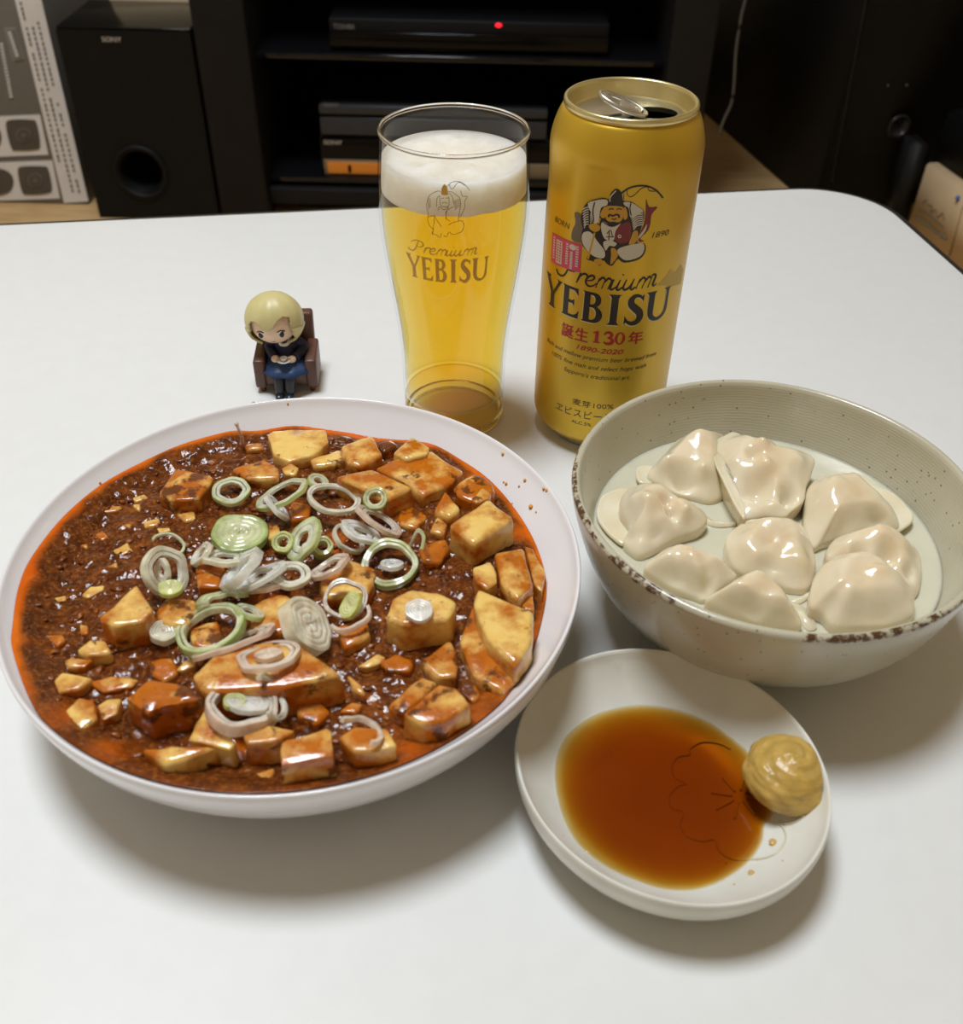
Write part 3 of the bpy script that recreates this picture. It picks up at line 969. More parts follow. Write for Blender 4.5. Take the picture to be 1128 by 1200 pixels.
def dumpling(crop, poly, ze, Hh, bumps, label, flap=None, zc=None):
    mx0 = sum(q[0] for q in poly) / len(poly)
    my0 = sum(q[1] for q in poly) / len(poly)
    hy = max(abs(q[1] - my0) for q in poly)
    out3 = []
    for q in poly:
        zz = ze + .0035 * max(-1, min(1, (my0 - q[1]) / hy)) - .0005
        p = un(*dpx(crop, q), zz)
        out3.append((p.x, p.y, zz))
    out = splc(out3, 5)
    n = len(out)
    cx = sum(p.x for p in out) / n
    cy = sum(p.y for p in out) / n
    sdd = random.uniform(0, 99)

    def clampb(x, y, z):
        d = math.hypot(x - BX, y - BY)
        lim = bowl_r(z) - .001
        if d > lim:
            return BX + (x - BX) * lim / d, BY + (y - BY) * lim / d
        return x, y
    B = []
    for bx, by, sg, am in bumps:
        p = un(*dpx(crop, (bx, by)), ze + Hh * .8)
        B.append((p.x, p.y, sg / DC[crop][2] * .42 / 1170, am * .0017))
    bm = bmesh.new()
    lay = bm.loops.layers.float_color.new('fill')
    NRr = 26
    fv = {}
    rings = []

    def top(x, y, t, zo):
        k = max(0, min(1, (t - .42) / .58))
        fall = k * k * (3 - 2 * k)
        z = zo + Hh * (1 - .62 * fall) * max(0, 1 - t ** 6) ** .5
        an = math.atan2(y - cy, x - cx)
        z += .0016 * noise.noise(Vector((math.cos(an) * 1.9 + sdd, math.sin(an) * 1.9, t))) * min(1, t * 1.15) ** 2 * max(0, 1 - t ** 9)
        z += (.0011 * noise.noise(Vector((x, y, sdd)) * 85) + .0004 * noise.noise(Vector((x, y, sdd)) * 210)) * max(0, 1 - t ** 9)
        for a, b, s, m in B:
            d = ((x - a) ** 2 + (y - b) ** 2) / (s * s)
            if d < 9:
                z += m * math.exp(-d) * min(1, (1 - t) * 4)
        return z
    for j in range(1, NRr + 1):
        t = (j / NRr)
        t = 1 - (1 - t) ** 1.5
        L = []
        for p in out:
            x, y = cx + (p.x - cx) * t, cy + (p.y - cy) * t
            x, y = clampb(x, y, ze)
            v = bm.verts.new((x, y, top(x, y, t, ze + (p.z - ze) * t)))
            fv[v] = max(0, .42 - t * .6) * (1 + .6 * noise.noise(Vector((x, y, 0)) * 120))
            L.append(v)
        rings.append(L)
    c0 = bm.verts.new((cx, cy, top(cx, cy, 0, ze)))
    fv[c0] = .38
    zlow = BZ - .006
    for f_, dn_ in ((1.0, .3), (.96, .6), (.86, 1)):
        L = []
        for p in out:
            zz = p.z - (p.z - zlow) * dn_
            x, y = cx + (p.x - cx) * f_, cy + (p.y - cy) * f_
            x, y = clampb(x, y, zz)
            v = bm.verts.new((x, y, zz))
            fv[v] = 0
            L.append(v)
        rings.append(L)
    for i in range(n):
        bm.faces.new((c0, rings[0][i], rings[0][(i + 1) % n]))
    for A, Bq in zip(rings, rings[1:]):
        for i in range(n):
            j = (i + 1) % n
            bm.faces.new((A[i], Bq[i], Bq[j], A[j]))
    bm.faces.new(rings[-1][::-1])
    bmesh.ops.recalc_face_normals(bm, faces=bm.faces)
    for f in bm.faces:
        for lp in f.loops:
            k = max(0, min(1, fv[lp.vert]))
            lp[lay] = (k, k, k, 1)
    root = link('boiled_dumpling', bm, M_dough, label=label, cat='dumpling', group='boiled dumplings in the bowl')
    if flap:
        fp, fz, th = flap
        o2 = splc([(p.x, p.y) for p in (un(*dpx(crop, q), fz) for q in fp)], 4)
        bm = bmesh.new()
        lay = bm.loops.layers.float_color.new('fill')
        m = len(o2)
        ax = sum(p.x for p in o2) / m
        ay = sum(p.y for p in o2) / m
        R = []
        for sc, dz in ((.5, th * .7), (.86, th * .75), (.95, th), (1, th * .6), (1, 0), (.9, -th), (.5, -th)):
            L = []
            for p in o2:
                x, y = ax + (p.x - ax) * sc, ay + (p.y - ay) * sc
                x, y = clampb(x, y, fz)
                L.append(bm.verts.new((x, y, fz + dz + .0006 * noise.noise(Vector((x, y, 0)) * 150))))
            R.append(L)
        for A, Bq in zip(R, R[1:]):
            for i in range(m):
                j = (i + 1) % m
                bm.faces.new((A[i], Bq[i], Bq[j], A[j]))
        bm.faces.new(R[0])
        bm.faces.new(R[-1][::-1])
        bmesh.ops.recalc_face_normals(bm, faces=bm.faces)
        for f in bm.faces:
            for lp in f.loops:
                lp[lay] = (0, 0, 0, 1)
        link('wrapper_edge', bm, M_dough, root, label='thin see-through edge of the dough wrapper')
    return root


def bowl_r(z):
    for (a, za), (b, zb) in zip(BIN, BIN[1:]):
        if z <= zb:
            return a + (b - a) * max(0, (z - za)) / (zb - za)
    return .0738


dumpling('A', [(480, 420), (520, 340), (620, 240), (720, 130), (860, 78), (1000, 70), (1110, 90), (1140, 300), (1150, 450), (1130, 570), (1000, 640), (850, 600), (700, 560), (560, 490)], .043, .010,
         [(790, 350, 110, -4.5), (900, 130, 90, 1.5), (1000, 540, 70, -4), (930, 340, 50, 2), (640, 260, 60, 1.5), (760, 470, 60, 1)], 'dumpling at the back of the bowl, half under its pleated neighbour',
         ([(395, 352), (520, 335), (580, 400), (560, 470), (410, 472)], .0405, .0012))
dumpling('A', [(250, 640), (300, 545), (420, 488), (560, 488), (700, 575), (830, 660), (940, 705), (975, 790), (900, 870), (760, 920), (600, 1000), (420, 1085), (310, 1010), (285, 950), (330, 850), (270, 740)], .044, .0085,
         [(640, 620, 55, -2), (690, 690, 60, -3), (470, 650, 90, 2.5), (430, 900, 60, 1.5), (320, 800, 50, -2), (560, 800, 80, -1.5), (830, 800, 60, -1.5), (800, 690, 40, 1.5), (350, 600, 40, 1)], 'dumpling against the left wall with a triangular dent on top',
         ([(60, 720), (100, 590), (200, 540), (310, 525), (420, 600), (430, 850), (300, 990), (170, 910), (95, 820)], .0398, .0014))
dumpling('B', [(100, 300), (130, 210), (200, 150), (270, 130), (330, 165), (420, 208), (500, 203), (580, 213), (660, 268), (760, 280), (860, 295), (942, 345), (935, 420), (880, 560), (855, 690), (760, 770), (690, 828), (560, 820), (365, 836), (300, 740), (230, 600), (150, 430)], .049, .0075,
         [(490, 500, 110, -5), (430, 315, 55, -2), (765, 560, 70, -4), (500, 255, 60, 2), (540, 405, 60, 2), (540, 690, 80, 2), (850, 350, 80, 1.5), (280, 340, 50, 1.5), (180, 330, 40, -2.5), (300, 600, 50, -1), (650, 620, 50, 1.5)], 'pleated dumpling riding highest at the back with deep folds',
         ([(98, 300), (130, 205), (200, 145), (272, 122), (340, 170), (250, 240), (230, 400), (300, 600), (370, 760), (360, 842), (290, 740), (220, 600), (140, 430)], .0505, .0012))
dumpling('C', [(80, 210), (150, 130), (250, 104), (380, 104), (470, 165), (560, 245), (640, 305), (700, 430), (660, 476), (500, 478), (350, 515), (200, 562), (120, 588), (60, 450), (68, 330)], .0445, .0105,
         [(250, 210, 110, 1.5), (470, 440, 110, -4.5), (300, 350, 40, 1), (600, 330, 60, -3), (110, 500, 40, -1.5)], 'smooth dumpling at the right of the bowl with a wide wet skirt',
         ([(370, 92), (460, 112), (560, 190), (680, 240), (768, 340), (792, 400), (740, 455), (660, 484), (560, 400), (440, 200)], .0415, .0013))
dumpling('C', [(205, 640), (245, 555), (300, 522), (380, 512), (460, 480), (560, 474), (680, 505), (780, 565), (838, 640), (848, 740), (820, 900), (720, 920), (560, 860), (380, 780), (260, 720)], .0435, .0095,
         [(640, 625, 70, -3), (795, 680, 45, -2.5), (560, 520, 80, 1.5), (330, 570, 60, 1), (440, 600, 45, -2)], 'dumpling behind the foremost right one, showing only its humped back')
dumpling('C', [(115, 835), (160, 735), (250, 665), (340, 635), (480, 645), (600, 695), (700, 785), (790, 865), (802, 960), (790, 1050), (640, 1110), (480, 1120), (270, 1115), (190, 1030), (100, 980)], .0455, .0105,
         [(490, 1020, 55, -4), (200, 990, 60, -3), (300, 860, 90, 2), (640, 1010, 80, -2.5), (700, 1060, 50, 2), (350, 950, 50, 1.5), (560, 760, 60, 1)], 'foremost right dumpling with finger-like folds running down its front')
dumpling('D', [(562, 165), (640, 88), (720, 56), (900, 50), (1000, 76), (1050, 135), (1098, 270), (1098, 370), (1060, 468), (940, 470), (800, 420), (640, 368), (572, 270)], .0445, .0095,
         [(860, 210, 150, -2.2), (760, 240, 50, 1.6), (900, 320, 60, 1.8), (680, 180, 50, 1), (1040, 260, 60, 1.2), (620, 300, 50, -2), (850, 80, 50, .8)], 'squarish dumpling in the middle of the bowl with a flat hollow top')
dumpling('D', [(72, 340), (140, 272), (210, 236), (270, 250), (330, 246), (420, 292), (540, 342), (632, 390), (560, 450), (440, 540), (360, 515), (250, 470), (120, 390)], .0435, .0085,
         [(300, 350, 70, -1.5), (350, 300, 50, 1.8), (400, 350, 40, 1), (480, 400, 60, -2.5), (180, 300, 50, 1), (400, 510, 50, -2.5)], 'small dumpling at the front left wall below the dented one')
dumpling('D', [(440, 545), (520, 495), (620, 418), (720, 396), (800, 416), (880, 474), (960, 560), (1020, 690), (900, 705), (760, 680), (600, 625)], .0445, .0095,
         [(760, 560, 60, -2.5), (660, 480, 60, 1.2), (880, 560, 60, 1.5), (600, 580, 60, 1)], 'dumpling at the very front behind the bowl rim, pinkish dent on top')
for k, (q, lab) in enumerate([([(940, 540), (1010, 515), (1075, 470), (1085, 490), (1020, 540), (950, 555)], 'sliver of loose dough left of the foremost right dumpling'), ([(960, 560), (1010, 560), (1060, 600), (1110, 690), (1050, 700), (1000, 620)], 'loose dough ribbon floating between the two front dumplings'), ([(440, 20), (500, 55), (600, 60), (660, 40), (640, 70), (540, 85), (460, 70)], 'loose dough strip beside the pleated dumpling')]):
    o2 = splc([(p.x, p.y) for p in (un(*dpx('D', z), BZ + .001) for z in q)], 4)
    bm = bmesh.new()
    lay = bm.loops.layers.float_color.new('fill')
    A = [bm.verts.new((p.x, p.y, BZ - .002)) for p in o2]
    B2 = [bm.verts.new((p.x, p.y, BZ + .0012)) for p in o2]
    bm.faces.new(B2)
    bm.faces.new(A[::-1])
    for i in range(len(A)):
        j = (i + 1) % len(A)
        bm.faces.new((A[i], A[j], B2[j], B2[i]))
    bmesh.ops.recalc_face_normals(bm, faces=bm.faces)
    for f in bm.faces:
        for lp in f.loops:
            lp[lay] = (0, 0, 0, 1)
    link('dough_scrap', bm, M_dough, label=lab, cat='dough scrap')

# ------------------------------------------------------------------ sauce dish
DX, DY, DA, DB = .0636, .1983, .0520, .0484
DR = math.atan2(.6315, -.7754)
DIN = [(0, .0058), (.3, .0059), (.52, .0066), (.68, .0098), (.82, .0155), (.93, .0215), (.972, .0248)]
DOUT = [(1.0, .0252), (1.004, .0222), (.98, .0165), (.90, .0100), (.76, .005), (.60, .002)]


def dloc(x, y):
    c, s = math.cos(DR), math.sin(DR)
    ux, uy = (x - DX), (y - DY)
    return (c * ux + s * uy) / DA, (-s * ux + c * uy) / DB


def dish_z(x, y):
    r = math.hypot(*dloc(x, y))
    for (a, za), (b, zb) in zip(DIN, DIN[1:]):
        if r <= b:
            return za + (zb - za) * (r - a) / (b - a)
    return .0248


din = [(p.x, p.y) for p in spl(DIN, 5)]
dou = [(p.x, p.y) for p in spl(DOUT, 4)]
prof = din + [(.983, .0262), (.994, .0263)] + dou + [(.56, .0006), (.53, 0), (.49, 0), (.47, .002), (0, .0025)]


def dish_mat():
    t = NT('dish_glaze')
    t.set(Base_Color=t.ramp(t.noise(60, 5), [(.3, lin((214, 211, 198))), (.7, lin((226, 224, 214)))]), Roughness=.3, Specular_IOR_Level=.35)
    return t.m


M_dish = dish_mat()
DISH = link('sauce_dish', lathe(prof, 128, DX, DY, DA, DB, DR), M_dish, label='small off-white oval dish with a pressed flower, in front of the dumpling bowl', cat='dish')


def on_dish(x, y):
    z = .007
    for _ in range(15):
        P = un(x, y, z)
        z = .5 * z + .5 * dish_z(P.x, P.y)
    return un(x, y, z)


Z7 = 2.6857
bm = bmesh.new()


def relief(pts, r=.00035, close=False):
    P = [on_dish(580 + x / Z7, 740 + y / Z7) + Vector((0, 0, .00005)) for x, y in pts]
    tube(bm, spl(P, 5), r, 6)


relief([(740, 370), (705, 352), (650, 348), (612, 370), (610, 388), (575, 395), (556, 425), (565, 460), (600, 478), (572, 490), (548, 520), (556, 555), (590, 570), (582, 610), (605, 645), (650, 660), (690, 655), (705, 690), (745, 715), (800, 718), (850, 712), (895, 690), (915, 650), (905, 615), (890, 603), (930, 605), (975, 580)])
for a in range(8):
    an = math.radians(a * 45 + 10)
    c0 = (768, 520)
    relief([(c0[0] + 22 * math.cos(an), c0[1] + 18 * math.sin(an)), (c0[0] + 90 * math.cos(an), c0[1] + 72 * math.sin(an))], .0005)
link('flower_relief', bm, pmat('relief_glaze', (206, 198, 172), .2), DISH, label='plum-blossom outline pressed into the dish')
bm = bmesh.new()
for x, y, r in [(875, 664, 12), (806, 760, 9), (725, 728, 4), (752, 795, 3), (905, 722, 3), (212, 642, 2)]:
    P = on_dish(580 + x / Z7, 740 + y / Z7)
    ball(bm, P, r * .00012, 2, (1, 1, .45))
link('sauce_droplet', bm, pmat('thin_soy', (196, 160, 92), .1), DISH, kind='stuff', label='tiny stray drops inside the dish')
bm = bmesh.new()
for x, y, r in [(388, 95, 12), (387, 108, 13), (296, 98, 7), (240, 132, 9)]:
    ball(bm, on_dish(580 + x / Z7, 740 + y / Z7), r * .00011, 3, (1, 1.2, .5))
link('water_drop', bm, clear('water', 1.33), DISH, kind='stuff', label='clear water drops on the far wall of the dish')
SOY = [(187, 450), (200, 370), (240, 310), (310, 262), (390, 238), (470, 230), (560, 242), (640, 268), (700, 300), (760, 345), (808, 392), (812, 450), (820, 510), (860, 560), (872, 578), (848, 610), (840, 660), (810, 710), (760, 755), (690, 795), (610, 814), (520, 808), (430, 778), (350, 740), (270, 680), (225, 610), (200, 540)]
sp_ = splc([(p.x, p.y) for p in (on_dish(580 + x / Z7, 740 + y / Z7) for x, y in SOY)], 4)
scx = sum(p.x for p in sp_) / len(sp_)
scy = sum(p.y for p in sp_) / len(sp_)
ZS = sum(dish_z(p.x, p.y) for p in sp_) / len(sp_) + .0012
bm = bmesh.new()
R = []
for j in range(1, 25):
    t = j / 24
    L = []
    for p in sp_:
        x, y = scx + (p.x - scx) * t, scy + (p.y - scy) * t
        k = min(1, (1 - t) / .10)
        k = 1 - (1 - k) ** 2
        L.append(bm.verts.new((x, y, (dish_z(x, y) + .0001) * (1 - k) + max(ZS, dish_z(x, y) + .0012) * k)))
    R.append(L)
c0 = bm.verts.new((scx, scy, ZS))
c1 = bm.verts.new((scx, scy, dish_z(scx, scy) - .0008))
n = len(sp_)
lowr = []
for t in [1 - k / 20 for k in range(20)]:
    lowr.append([bm.verts.new((scx + (p.x - scx) * t, scy + (p.y - scy) * t, dish_z(scx + (p.x - scx) * t, scy + (p.y - scy) * t) - .0012)) for p in sp_])
R += lowr
for i in range(n):
    j = (i + 1) % n
    bm.faces.new((c0, R[0][i], R[0][j]))
    bm.faces.new((c1, R[-1][j], R[-1][i]))
R2 = R
for A, B2 in zip(R2, R2[1:]):
    for i in range(n):
        j = (i + 1) % n
        bm.faces.new((A[i], B2[i], B2[j], A[j]))
bmesh.ops.recalc_face_normals(bm, faces=bm.faces)
M_soy = clear('soy_sauce', 1.36, absorb=(.86, .66, .0, 1), dens=640, inside=False)
link('soy_sauce', bm, M_soy, label='pool of clear brown soy sauce in the small off-white dish', cat='sauce')
# vinegar-thin fringe above the pool
mc = on_dish(580 + 918 / Z7, 740 + 470 / Z7)
mp_ = un(580 + 920 / Z7, 740 + 455 / Z7, mc.z + .004)
bm = bmesh.new()
RM = .0148
vs = ball(bm, (0, 0, 0), 1, 6)
for v in vs:
    p = v.co.copy()
    a = math.atan2(p.y, p.x)
    r = math.hypot(p.x, p.y)
    sw = math.sin(18 * r - 2.2 * a + 3 * noise.noise(p * 1.6))
    k = 1 + .02 * sw + .05 * noise.noise(p * 1.7) + .018 * noise.noise(Vector((r * 14, a * 1.5, p.z * 6))) + .012 * noise.noise(p * 7)
    z = p.z
    v.co = Vector((p.x * RM * k, p.y * RM * .97 * k, (z * .0118 if z > 0 else z * .006) * k))
    wx, wy = mp_.x + v.co.x, mp_.y + v.co.y
    lx, ly = dloc(wx, wy)
    rr = math.hypot(lx, ly)
    if rr > .95:   # stays on the inner wall of the dish
        f = .95 / rr
        wx, wy = DX + (wx - DX) * f, DY + (wy - DY) * f
        v.co.x, v.co.y = wx - mp_.x, wy - mp_.y
    v.co.z = max(v.co.z, dish_z(wx, wy) - .0002 - (mc.z + .0038))
o = link('mustard_dab', bm, pmat('yellow_mustard', (188, 154, 78), .34, var=.16, vs=160, bump=.6, bs=420, Subsurface_Weight=.2, Subsurface_Radius=(.003, .002, .001), Subsurface_Scale=.5), label='round swirled dab of yellow mustard at the edge of the soy sauce', cat='mustard')
o.location = (mp_.x, mp_.y, mc.z + .0038)
bm = bmesh.new()
ball(bm, (0, 0, 0), .0011, 2, (1.5, 1, .8))


# ------------------------------------------------------------------ print on curved walls
def text_polys(body, shear=0.0, bold=0.0, spacing=1.0):
    cu = bpy.data.curves.new('print', 'FONT')
    cu.body = body
    cu.shear = shear
    cu.offset = bold
    cu.resolution_u = 3
    cu.space_character = spacing
    o = bpy.data.objects.new('print', cu)
    COL.objects.link(o)
    bpy.context.view_layer.update()
    ev = o.evaluated_get(bpy.context.evaluated_depsgraph_get())
    me = ev.to_mesh()
    V = [Vector((v.co.x, v.co.y)) for v in me.vertices]
    Fc = [list(p.vertices) for p in me.polygons]
    ev.to_mesh_clear()
    bpy.data.objects.remove(o)
    bpy.data.curves.remove(cu)
    return V, Fc


def fit(VF, s0, s1, z0, z1=None):
    V, Fc = VF
    x0 = min(v.x for v in V); x1 = max(v.x for v in V)
    y0 = min(v.y for v in V); y1 = max(v.y for v in V)
    k = (s1 - s0) / (x1 - x0)
    ky = (z1 - z0) / (y1 - y0) if z1 is not None else k
    return [Vector((s0 + (v.x - x0) * k, z0 + (v.y - y0) * ky)) for v in V], Fc


def poly2(loops):
    """closed loops (outer first, holes after) -> V, F"""
    V = [Vector(p) for L in loops for p in L]
    T = tessellate_polygon([[Vector((p[0], p[1], 0)) for p in L] for L in loops])
    return V, [list(t) for t in T]


def stroke2(pts, w, n=4, smooth=True):
    P = spl([Vector(p) for p in pts], n) if smooth and len(pts) > 2 else [Vector(p) for p in pts]
    L, Rr = [], []
    m = len(P)
    for i, p in enumerate(P):
        t = (P[min(i + 1, m - 1)] - P[max(i - 1, 0)])
        if t.length < 1e-9:
            t = Vector((1, 0))
        t.normalize()
        nn = Vector((-t.y, t.x))
        ww = (w(i / max(1, m - 1)) if callable(w) else w) / 2
        L.append(p + nn * ww)
        Rr.append(p - nn * ww)
    V = L + Rr
    return V, [[i, i + 1, m + i + 1, m + i] for i in range(m - 1)]


def printed(name, VFs, surf, lift, mat, parent, step=1.6, label=None):
    """VFs: list of (V,F) in (s,z) mm on the wall; cut into strips, then bent on to surf(s,z,lift)"""
    bm = bmesh.new()
    for V, Fc in VFs:
        bv = [bm.verts.new((v.x, v.y, 0)) for v in V]
        for f in Fc:
            if len(set(f)) >= 3:
                try:
                    bm.faces.new([bv[i] for i in f])
                except ValueError:
                    pass
    if not bm.verts:
        return None
    xs = [v.co.x for v in bm.verts]
    x = math.floor(min(xs) / step) * step
    while x < max(xs):
        bmesh.ops.bisect_plane(bm, geom=bm.verts[:] + bm.edges[:] + bm.faces[:], plane_co=(x, 0, 0), plane_no=(1, 0, 0), dist=1e-6)
        x += step
    for v in bm.verts:
        v.co = surf(v.co.x, v.co.y, lift)
    for f in bm.faces:
        f.normal_update()
    return link(name, bm, mat, parent, smooth=False, label=label)


CX, CY, CR_ = .0587, .4312, .033


def can_surf(s, z, lift=0):
    th = s / 33.0
    r = CR_ + lift
    return Vector((CX + r * math.sin(th), CY - r * math.cos(th), z * .001))


def can_px(x, y):
    d = ray(x, y)
    a = d.x ** 2 + d.y ** 2
    b = 2 * (d.x * (O.x - CX) + d.y * (O.y - CY))
    c = (O.x - CX) ** 2 + (O.y - CY) ** 2 - CR_ ** 2
    D = max(0, b * b - 4 * a * c)
    P = O + d * ((-b - math.sqrt(D)) / 2 / a)
    return Vector((33 * math.atan2(P.x - CX, -(P.y - CY)), P.z * 1000))


def flat(name, c, rough=.4, metal=0):
    return pmat(name, c, rough, metal, var=.02)


I_black = flat('black_ink', (34, 26, 20))
I_brown = flat('brown_ink', (74, 50, 16))
I_red = flat('red_ink', (176, 34, 26))
I_white = flat('white_ink', (206, 200, 186))
I_pink = flat('pink_label', (208, 62, 104))
I_flesh = flat('gold_ink', (200, 150, 40))
I_fish = flat('maroon_ink', (124, 36, 42))
I_cream = flat('cream_ink', (216, 204, 160))
I_grey = flat('grey_ink', (110, 96, 74))


def can_mat():
    t = NT('gold_can_paint')
    n = t.noise(14, 2)
    t.set(Base_Color=t.ramp(n, [(.3, lin((204, 166, 46))), (.7, lin((214, 176, 52)))]), Metallic=.62, Roughness=.38, Coat_Weight=.15, Coat_Roughness=.2)
    t.bump(t.noise(60, 2), .05, .001)
    return t.m


M_gold = can_mat()
M_alu = pmat('brushed_aluminium', (214, 212, 206), .28, 1, var=.05, vs=300)
M_rimalu = pmat('pale_gold_aluminium', (224, 212, 160), .3, .95, var=.04)
CAN = empty('beer_can', (CX, CY, 0), 'tall gold beer can, opened, standing right of the full beer glass', 'can')
body = spl([(.0262, .0042), (.0298, .0062), (.0322, .0095), (.033, .0135)], 5) + [Vector((.033, z * .001)) for z in range(18, 142, 4)] + spl([(.033, .1435), (.0326, .1485), (.0310, .1545), (.0290, .159), (.0274, .1605)], 5)
bm = lathe([(p.x, p.y) for p in body], 128, CX, CY)
for v in bm.verts:  # slight dents of the squeezed wall below the shoulder
    th = math.atan2(v.co.x - CX, -(v.co.y - CY))
    z = v.co.z
    if .1 < z < .145:
        w = math.exp(-((z - .128) / .011) ** 2)
        k = .00055 * w * math.sin(5 * th + .6) + .0003 * math.exp(-((z - .142) / .002) ** 2) * math.sin(3 * th)
        d = Vector((v.co.x - CX, v.co.y - CY, 0)).normalized()
        v.co += d * min(0, k)
link('can_body', bm, M_gold, CAN, label='gold painted can wall')
link('base_rim', lathe([(.0262, .0042), (.0262, .0022), (.0250, .0006), (.0240, 0), (.0230, .0008), (.0215, .004), (0, .009)], 96, CX, CY), M_alu, CAN, label='bare aluminium base rim')
link('top_rim', lathe([(.0273, .1600), (.0281, .1606), (.0284, .1618), (.0282, .1630), (.0274, .1636), (.0265, .1632), (.0261, .162), (.0256, .157), (.0248, .1556), (.0238, .1556), (.0232, .1568)], 128, CX, CY), M_rimalu, CAN, label='pale gold rolled rim')
# lid panel with a real hole
LZ = .1568
bm = bmesh.new()
oa = math.radians(12)
hx, hy = .0100, .0020
hole = [(CX + hx + .0098 * math.cos(2 * PI * k / 48) * 1.05, CY + hy + .0075 * math.sin(2 * PI * k / 48)) for k in range(48)]
outc = [(CX + .0234 * math.cos(2 * PI * k / 96), CY + .0234 * math.sin(2 * PI * k / 96)) for k in range(96)]
V, T = poly2([outc, hole])
bv = [bm.verts.new((v.x, v.y, LZ)) for v in V]
for t in T:
    bm.faces.new([bv[i] for i in t])
hv = bv[96:]
dn = [bm.verts.new((v.co.x, v.co.y, LZ - .002)) for v in hv]
for i in range(48):
    j = (i + 1) % 48
    bm.faces.new((hv[i], hv[j], dn[j], dn[i]))
bmesh.ops.recalc_face_normals(bm, faces=bm.faces)
link('lid', bm, M_alu, CAN, smooth=False, label='recessed aluminium lid with the mouth open')
bm = lathe([(0, LZ - .03), (.02, LZ - .03), (.0225, LZ - .0025)], 48, CX, CY)
link('can_inside', bm, M_black, CAN, label='dark inside seen through the mouth')
# ring pull
bm = bmesh.new()
n = 40
ringo = [(.0062 * math.cos(a), .0105 * math.sin(a)) for a in [2 * PI * k / n for k in range(n)]]
pts = [Vector((y, x, 0)) for x, y in ringo]
tube(bm, pts + [pts[0]], .0011, 8, False)
box(bm, (-.0015, -.005, -.0006), (.0085, .005, .0008), .0006)
box(bm, (-.0098, -.003, -.0004), (-.006, .003, .0006), .0004)
tab = link('ring_pull', bm, M_alu, CAN, label='shiny ring pull tilted up')
tab.matrix_parent_inverse = Matrix.Identity(4)
tab.location = (-.0035, -.001, LZ + .0042)
tab.rotation_euler = (0, math.radians(20), math.radians(-10))
link('rivet', lathe([(0, LZ + .0026), (.002, LZ + .0024), (.0026, LZ + .0012), (.0034, LZ)], 24, CX - .001, CY - .0005), M_alu, CAN)
bm = bmesh.new()
tube(bm, [(CX - .02, CY - .008, LZ + .0003), (CX - .004, CY - .002, LZ + .0003)], .0005, 6)
link('lid_crease', bm, M_alu, CAN)
# big lettering, drawn as outlines in mm (s, z)
def arc2(cx, cz, rx, rz, a0, a1, n=10):
    return [(cx + rx * math.cos(math.radians(a0 + (a1 - a0) * k / n)), cz + rz * math.sin(math.radians(a0 + (a1 - a0) * k / n))) for k in range(n + 1)]


LET = []
ZB, ZT = 74.6, 89.6
# Y
LET.append(poly2([[(-41.6, 89.4), (-36.2, 89.6), (-36.8, 88.9), (-37.2, 88.4), (-33.9, 83.0), (-30.6, 88.4), (-31.0, 89.0), (-31.6, 89.6), (-27.9, 89.4), (-28.8, 88.4), (-32.9, 81.6), (-32.9, 76.4), (-32.3, 75.4), (-31.4, 74.7), (-37.4, 74.7), (-36.4, 75.4), (-35.9, 76.4), (-35.9, 81.6), (-40.4, 88.4)]]))
# E
LET.append(poly2([[(-27.4, 89.4), (-18.9, 89.4), (-18.7, 85.8), (-19.8, 87.4), (-21.0, 88.2), (-23.7, 88.2), (-23.7, 83.0), (-21.6, 83.0), (-20.6, 84.0), (-20.6, 80.4), (-21.6, 81.6), (-23.7, 81.6), (-23.7, 76.0), (-20.8, 76.0), (-19.2, 77.0), (-17.9, 79.2), (-18.3, 74.7), (-27.4, 74.7), (-26.6, 75.6), (-26.6, 88.4)]]))
# B
bo_ = [(-16.6, 89.5)] + [(-11.6, 89.5)] + arc2(-11.2, 86.0, 3.3, 3.5, 80, -60, 8) + arc2(-11.0, 78.7, 4.1, 4.1, 62, -90, 10) + [(-16.6, 74.7), (-15.8, 75.6), (-15.8, 88.6)]
bh1 = [(-12.9, 88.2)] + arc2(-12.0, 85.9, 1.5, 2.3, 80, -80, 6) + [(-12.9, 83.5)]
bh2 = [(-12.9, 82.2)] + arc2(-11.7, 79.1, 1.9, 3.1, 85, -85, 6) + [(-12.9, 76.0)]
LET.append(poly2([bo_, bh1, bh2]))
# I
LET.append(poly2([[(-4.9, 89.7), (1.0, 89.7), (.2, 89.0), (-.3, 88.0), (-.3, 76.3), (.2, 75.3), (1.0, 74.7), (-4.9, 74.7), (-4.0, 75.3), (-3.5, 76.3), (-3.5, 88.0), (-4.0, 89.0)]]))
# S
LET.append(stroke2([(10.6, 87.4), (9.0, 88.8), (6.9, 88.9), (5.4, 87.2), (5.6, 84.9), (7.5, 82.9), (9.6, 80.8), (10.2, 78.2), (8.8, 75.9), (6.4, 75.4), (4.2, 76.6), (3.4, 78.0)], lambda t: 1.0 + 2.5 * math.sin(PI * t) ** 1.5, 5))
LET.append(poly2([[(11.3, 89.4), (11.1, 85.8), (10.2, 87.2), (10.4, 88.6)]]))
LET.append(poly2([[(2.9, 75.0), (3.0, 79.4), (3.9, 77.8), (3.8, 76.0)]]))
